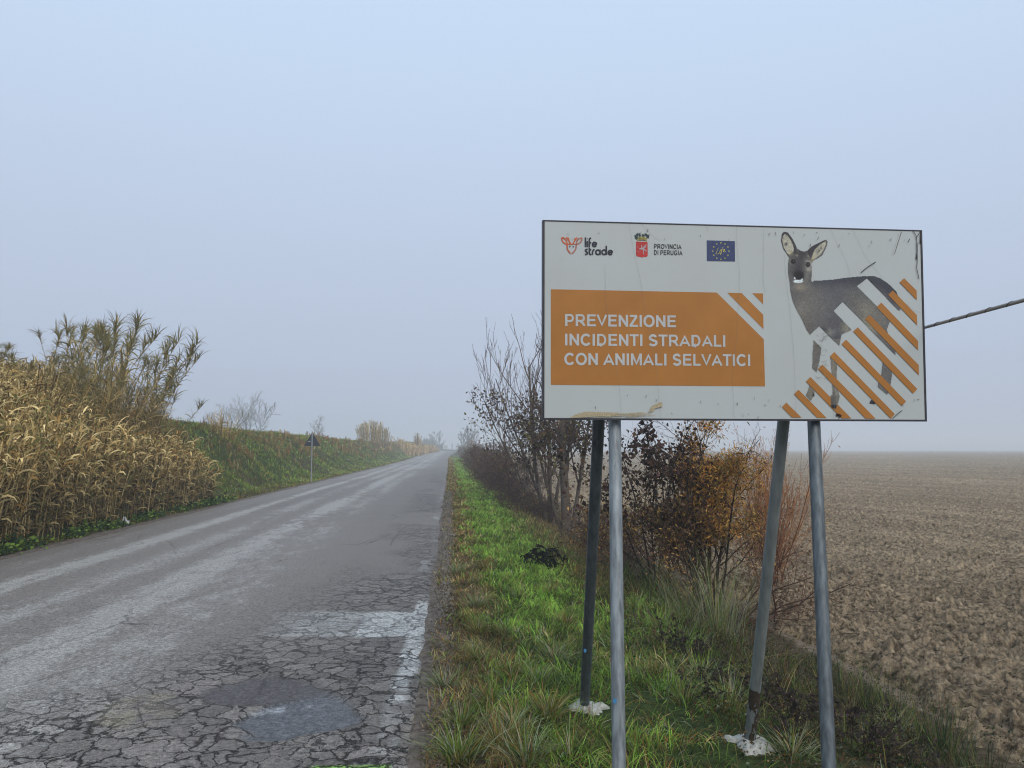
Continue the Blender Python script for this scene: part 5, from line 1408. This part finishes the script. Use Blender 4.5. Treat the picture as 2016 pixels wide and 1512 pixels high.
# the black dead plant, the rushes and the long grass tuft
def little_plants():
    rng = np.random.default_rng(360)
    for lab, px, Y, w_, h_, n in (('clump of blackened dead nettle leaves lying on the bright green verge', 1092, 11.4, .32, .24, 210),):
        x = xat(px, Y); z = float(HT(x, Y)); root = empty('dead_plant', (x, Y, z), lab, 'dead plant')
        P = []
        for k in range(14):
            a = rng.uniform(-.5, 1.2); t = np.linspace(0, 1, 5); L = rng.uniform(.3, .6); el = rng.uniform(.1, .8)
            P.append(np.stack([-.1 + (t - .5) * L * math.cos(a) * 1.0 + rng.normal(0, .1), -.0 + (t) * L * math.sin(a) * .5 + rng.normal(0, .1), .02 + h_ * np.sin(t * PI) * el * 1.6], 1))
        P = np.array(P); V, Q, C = tubes(P, np.full(P.shape[:2], .006), 4, np.full((len(P), 3), .016)); mesh('stems', V, quads=Q, mat=M_WOOD, cols=C, parent=root)
        base = P.reshape(-1, 3)[rng.integers(0, P.shape[0] * 5, n)]
        V, Q, CC = reed_leaves(rng, base, rng.uniform(.09, .17, n), rng.uniform(.035, .06, n), np.full((n, 3), .014) * rng.uniform(.6, 1.8, (n, 1)), 1.2, 1.6, 4)
        mesh('leaves', V, quads=Q, mat=M_LEAF, cols=CC, parent=root)
    def tuft(name, lab, cat, px, Y, n, L, W, names, w_, spread, lean, bend, dx=0, wind=None, group=None):
        x = xat(px, Y) + dx; z = float(HT(x, Y)); V, Q, C = tuft_mesh(rng, n, L, W, names, w_, spread, lean, bend, 6, wind)
        o = mesh(name, V, quads=Q, mat=M_GRASS, cols=C, smooth=True); o.location = (x, Y, z); tag(o, lab, cat, group)
    tuft('long_grass_tuft', 'tall tuft of long grey green blades in front of the ochre shrub', 'grass tuft', 1405, 9.0, 300, 1.0, .0075, ['grey', 'green', 'straw', 'olive'], [2.4, 1.6, 1, 1], .15, .28, .35)
    tuft('long_grass_tuft', 'long grass blades splaying left of the tall tuft in front of the ochre shrub', 'grass tuft', 1340, 9.0, 170, .85, .0070, ['grey', 'green', 'straw', 'dark'], [1.6, 2, 1, 1.4], .16, .6, .6, wind=2.7)
    tuft('rush_tuft', 'dark green rush tuft in the shade right of the left sign legs', 'rush tuft', 1272, 10.4, 520, .75, .0075, ['dark', 'green', 'brown'], [4, 1.2, .6], .22, .5, .5)
    tuft('rush_tuft', 'smaller dark rush tuft left of the ochre shrub stems', 'rush tuft', 1215, 10.9, 300, .6, .0075, ['dark', 'green'], [3, 1], .2, .5, .5)
    for i, (px, Y, n, L) in enumerate([(1640, 6.9, 90, .42), (1685, 6.5, 90, .46), (1742, 6.15, 60, .50), (1790, 5.7, 60, .42), (1828, 5.55, 80, .55), (1838, 5.3, 50, .45), (1880, 4.9, 50, .36), (1905, 4.7, 45, .34), (1600, 7.3, 90, .40), (1720, 6.4, 60, .40)]):
        tuft('rush_tuft', 'dark green rush tuft on the field edge ' + ('behind the outermost sign leg' if px < 1700 else ('just right of the outermost sign leg' if px < 1800 else ('with the tallest stalks against the clods' if px < 1850 else 'farthest right down by the clods'))), 'rush tuft', px, Y, n, L, .0058, ['dark', 'green', 'brown', 'olive'], [4.5, .6, 1.0, .5], .10, .30, .35, group='rush tufts along the edge of the field')
    for i, (px, Y, n) in enumerate([(1480, 6.6, 150), (1540, 6.3, 150), (1430, 6.9, 130), (1590, 5.9, 130), (1660, 5.6, 130), (1500, 5.6, 110), (1700, 5.0, 100), (1340, 8.2, 130), (1760, 4.7, 90), (1640, 4.7, 90)]):
        tuft('matted_grass_tuft', 'matted tuft of bent dull green and straw blades ' + ('left of the right rear strut' if px < 1490 else ('between the two right sign legs' if px < 1620 else 'right of the outermost sign leg')), 'grass tuft', px, Y, n, .46, .0055, ['green', 'olive', 'straw', 'dark', 'brown'], [.8, .9, .7, 2.8, 1.4], .12, 1.05, .6, wind=rng.uniform(2.4, 4.2), group='matted grass tufts on the slope')
    for i, (px, Y, n, L) in enumerate([(1330, 7.2, 150, .3), (1290, 7.8, 150, .3), (1250, 8.6, 150, .28), (1370, 6.2, 140, .28), (1300, 5.6, 130, .24), (1410, 5.4, 110, .24)]):
        tuft('bright_grass_tuft', 'bright green grass tuft right of the left front leg, ' + ('towards the ochre shrub' if Y > 6.5 else 'towards the right concrete footing'), 'grass tuft', px, Y, n, L, .0060, ['bright', 'green', 'grey'], [3, 1.4, .6], .13, .6, .8, group='bright green grass tufts on the slope')
little_plants()

def dead_weeds():
    rng = np.random.default_rng(372); protos = []
    for k in range(4):
        S = dict(n=[7, 4], t0=[.15, .2], ang=[45, 40], lr=[.55, .5], rr=[.6, .6], wob=[.14, .2, .2], up=[0, 0, 0], tip=[.5, .5, .5])
        out = [[], [], []]; ends = []
        for j in range(5):
            d = np.array([rng.normal(0, .8), rng.normal(0, .8), .8]); grow(rng, out, (rng.normal(0, .05), rng.normal(0, .05), -.02), d / np.linalg.norm(d), rng.uniform(.14, .30), .003, 0, S, ends)
        parts = [tubes(np.stack([a for a, b in l]), np.stack([np.maximum(b, .0014) for a, b in l]), 3, np.full((len(l), 3), .05) * np.array([1, .8, .6])) for l in out]
        E_ = np.concatenate(ends); P = E_[rng.integers(0, len(E_), 260)]
        parts.append(leaves(rng, P, .026, np.array([[.050, .038, .034]]) * rng.uniform(.5, 1.9, (260, 1)), .2, .6, .6))
        V, Q, C = join(parts); protos.append((V, Q, C))
    meshes = []
    spots = [(1385, 5.9), (1425, 5.6), (1470, 5.3), (1510, 5.5), (1350, 6.6), (1555, 5.2), (1585, 4.9), (1440, 6.3), (1680, 5.2), (1720, 4.9), (1660, 4.5), (1740, 4.5), (1780, 4.8), (1700, 5.8), (1520, 6.2), (1300, 6.9), (1620, 5.6), (1800, 4.4), (1570, 4.6), (1360, 5.3)]
    for i, (px, Y) in enumerate(spots):
        if i < 4:
            V, Q, C = protos[i]; o = mesh('dead_weed', V, quads=Q, mat=M_LEAF, cols=C); meshes.append(o)
        else: o = meshes[i % 4].copy(); COL.objects.link(o)
        x = xat(px, Y); o.location = (x, Y, float(HT(x, Y)) + .03); s_ = rng.uniform(.8, 1.4); o.scale = (s_, s_, s_ * .8); o.rotation_euler = (0, 0, rng.uniform(0, 6.28))
        zone = 'left of the right rear strut' if px < 1490 else ('between the two right sign legs' if px < 1620 else 'right of the outermost sign leg')
        tag(o, 'blackish withered weed with crumpled leaves ' + zone, 'dead weed', 'withered weeds on the slope')
dead_weeds()

# ------------------------------------------------------------------ far road furniture
def boxes(name, L, mat, parent=None):
    V, F = [], []
    for (x0, x1, y0, y1, z0, z1) in L:
        k = len(V); V += [(x0, y0, z0), (x1, y0, z0), (x1, y1, z0), (x0, y1, z0), (x0, y0, z1), (x1, y0, z1), (x1, y1, z1), (x0, y1, z1)]
        F += [tuple(k + i for i in f) for f in [(3, 2, 1, 0), (4, 5, 6, 7), (0, 1, 5, 4), (1, 2, 6, 5), (2, 3, 7, 6), (3, 0, 4, 7)]]
    me = bpy.data.meshes.new(name); me.from_pydata(V, [], F); me.materials.append(mat)
    o = bpy.data.objects.new(name, me); COL.objects.link(o); o.parent = parent; return o
def warning_sign():
    Y = 40.5; x = xat(614, Y); z = float(HT(x, Y))
    root = empty('warning_sign', (x, Y, z), 'dark back of a triangular road sign on a grey post below the left bank', 'road sign')
    M_BK = plain('dark sign back', (.022, .028, .042), .5, .3)
    top, bot, hw = 2.50 - z, 1.78 - z, .40
    n = 8; pts = []
    for cx_, cz_, a0 in ((0, top - .06, 0), (-hw + .04, bot + .035, -120), (hw - .04, bot + .035, -240)):
        for k in range(n + 1):
            a = R(a0 + 60 - 120 * k / n); pts.append((cx_ + .035 * math.sin(a), cz_ + .035 * math.cos(a)))
    m = len(pts)
    V = [(a, .030, b) for a, b in pts] + [(a, .048, b) for a, b in pts]; F = [list(range(m)), list(range(2 * m - 1, m - 1, -1))] + [(i, i + m, (i + 1) % m + m, (i + 1) % m) for i in range(m)]
    me = bpy.data.meshes.new('triangular_plate'); me.from_pydata(V, [], F); me.materials.append(M_BK); o = bpy.data.objects.new('triangular_plate', me); COL.objects.link(o); o.parent = root
    K = 4; P = np.stack([np.zeros(K), np.zeros(K), np.linspace(-.2, top - .05, K)], 1)[None]; V, Q, _ = tubes(P, np.full((1, K), .030), 12)
    mesh('post', V, quads=Q, mat=plain('grey sign post', (.26, .29, .31), .6, .3), parent=root, smooth=True)
    for zz in (top - .22, bot + .09): boxes('clamp', [(-.06, .06, -.034, .031, zz, zz + .03)], M_GALV, root)
    boxes('sticker', [(-.21, -.08, .0285, .0298, bot + .22, bot + .25)], plain('pale sticker', (.5, .52, .55), .5, .3), root)
    boxes('reflector', [(.10, .17, .035, .05, bot - .14, bot - .02)], plain('yellowish tab', (.4, .36, .2), .5, .3), root)
warning_sign()

def fence_post(px, Y, H, label, group, r=.05, z=None, lean=0):
    x = xat(px, Y); z = float(HT(x, Y)) if z is None else z; K = 5; t = np.linspace(0, 1, K)
    V, Q, _ = tubes(np.stack([lean * t, 0 * t, -.2 + (H + .2) * t], 1)[None], np.full((1, K), r), 8)
    o = mesh('fence_post', V, quads=Q, mat=M_POST, smooth=True); o.location = (x, Y, z); tag(o, label, 'fence post', group)
M_POST = plain('weathered post', (.07, .062, .058), .9, .2)
fence_post(972, 74, 3.2, 'nearest and tallest thin dark post above the right hand hedge', None, .06)
fence_post(958, 87, 3.0, 'middle thin dark post of the three above the hedge', None, .06)
fence_post(949, 102, 2.8, 'farthest thin dark post of the three above the hedge', None, .07)
fence_post(984, 64, 2.6, 'thin dark post half hidden in the hedge beyond the leaning tree', None, .05)
for px in (870.5, 890, 901.5): fence_post(px, 325, 3.3, 'dark upright post rising from the low bank closing the end of the road', 'posts across the end of the road', .16, z=.9)
def far_board():
    Y = 322; x = xat(877, Y); root = empty('notice_board', (x, Y, .9), 'tiny white framed board on two legs facing the end of the road', 'sign board')
    W_ = plain('white painted board', (.72, .72, .72), .6, .3)
    boxes('frame', [(-.98, .98, 0, .08, .85, 1.0), (-.98, .98, 0, .08, 2.4, 2.55), (-.98, -.8, 0, .08, 1.0, 2.4), (.8, .98, 0, .08, 1.0, 2.4)], W_, root)
    boxes('board', [(-.8, .8, .02, .06, 1.0, 2.4)], plain('grey board', (.35, .36, .38), .6, .3), root)
    for sx in (-.6, .52): boxes('leg', [(sx, sx + .08, .0, .08, -.2, .85)], W_, root)
far_board()
def marker():
    Y = 262; x = xat(908.5, Y); z = float(HT(x, Y)); root = empty('delineator_post', (x, Y, z), 'white roadside marker post with a black band at the right of the far bend', 'marker post')
    W_ = plain('white plastic', (.75, .75, .75), .5, .3)
    boxes('post', [(-.14, .14, -.1, .1, -.1, 1.25)], W_, root); boxes('black_band', [(-.145, .145, -.105, .105, 1.253, 1.6)], M_BLACK, root); boxes('cap', [(-.14, .14, -.1, .1, 1.603, 1.9)], W_, root)
marker()
def end_bank():
    x = np.linspace(-26, 6, 60); V = []; prof = [(0, 0), (1.2, .55), (2.4, .95), (4.0, 1.0), (6, .2)]
    X = x[:, None] + 0 * np.arange(5)[None]; Yb = 318 + np.array([p[0] for p in prof])[None] + 0 * X; Zb = .75 + np.array([p[1] for p in prof])[None] * (1 + .3 * (fbm(X, Yb, 3, 7) - .5)) - .2
    o = mesh('far_bank_hill', np.stack([X, Yb, Zb], -1), grid_faces(5, 60), mat=plain('far grass', (.06, .07, .04), .9, .1, 1.5, .4)); tag(o, kind='structure')
end_bank()

# ------------------------------------------------------------------ the mist
hz = boxes('haze', [(-900, 1200, -300, 2900, -2.2, 17.0)], None)
hz.data.materials.clear()
mh = bpy.data.materials.new('haze'); mh.use_nodes = True; t = mh.node_tree
for n in list(t.nodes): t.nodes.remove(n)
po = t.nodes.new('ShaderNodeOutputMaterial'); pv = t.nodes.new('ShaderNodeVolumePrincipled')
pv.inputs['Color'].default_value = (.93, .965, 1.0, 1); pv.inputs['Density'].default_value = .0025; pv.inputs['Anisotropy'].default_value = .0
t.links.new(pv.outputs[0], po.inputs['Volume']); hz.data.materials.append(mh)
tag(hz, kind='stuff')
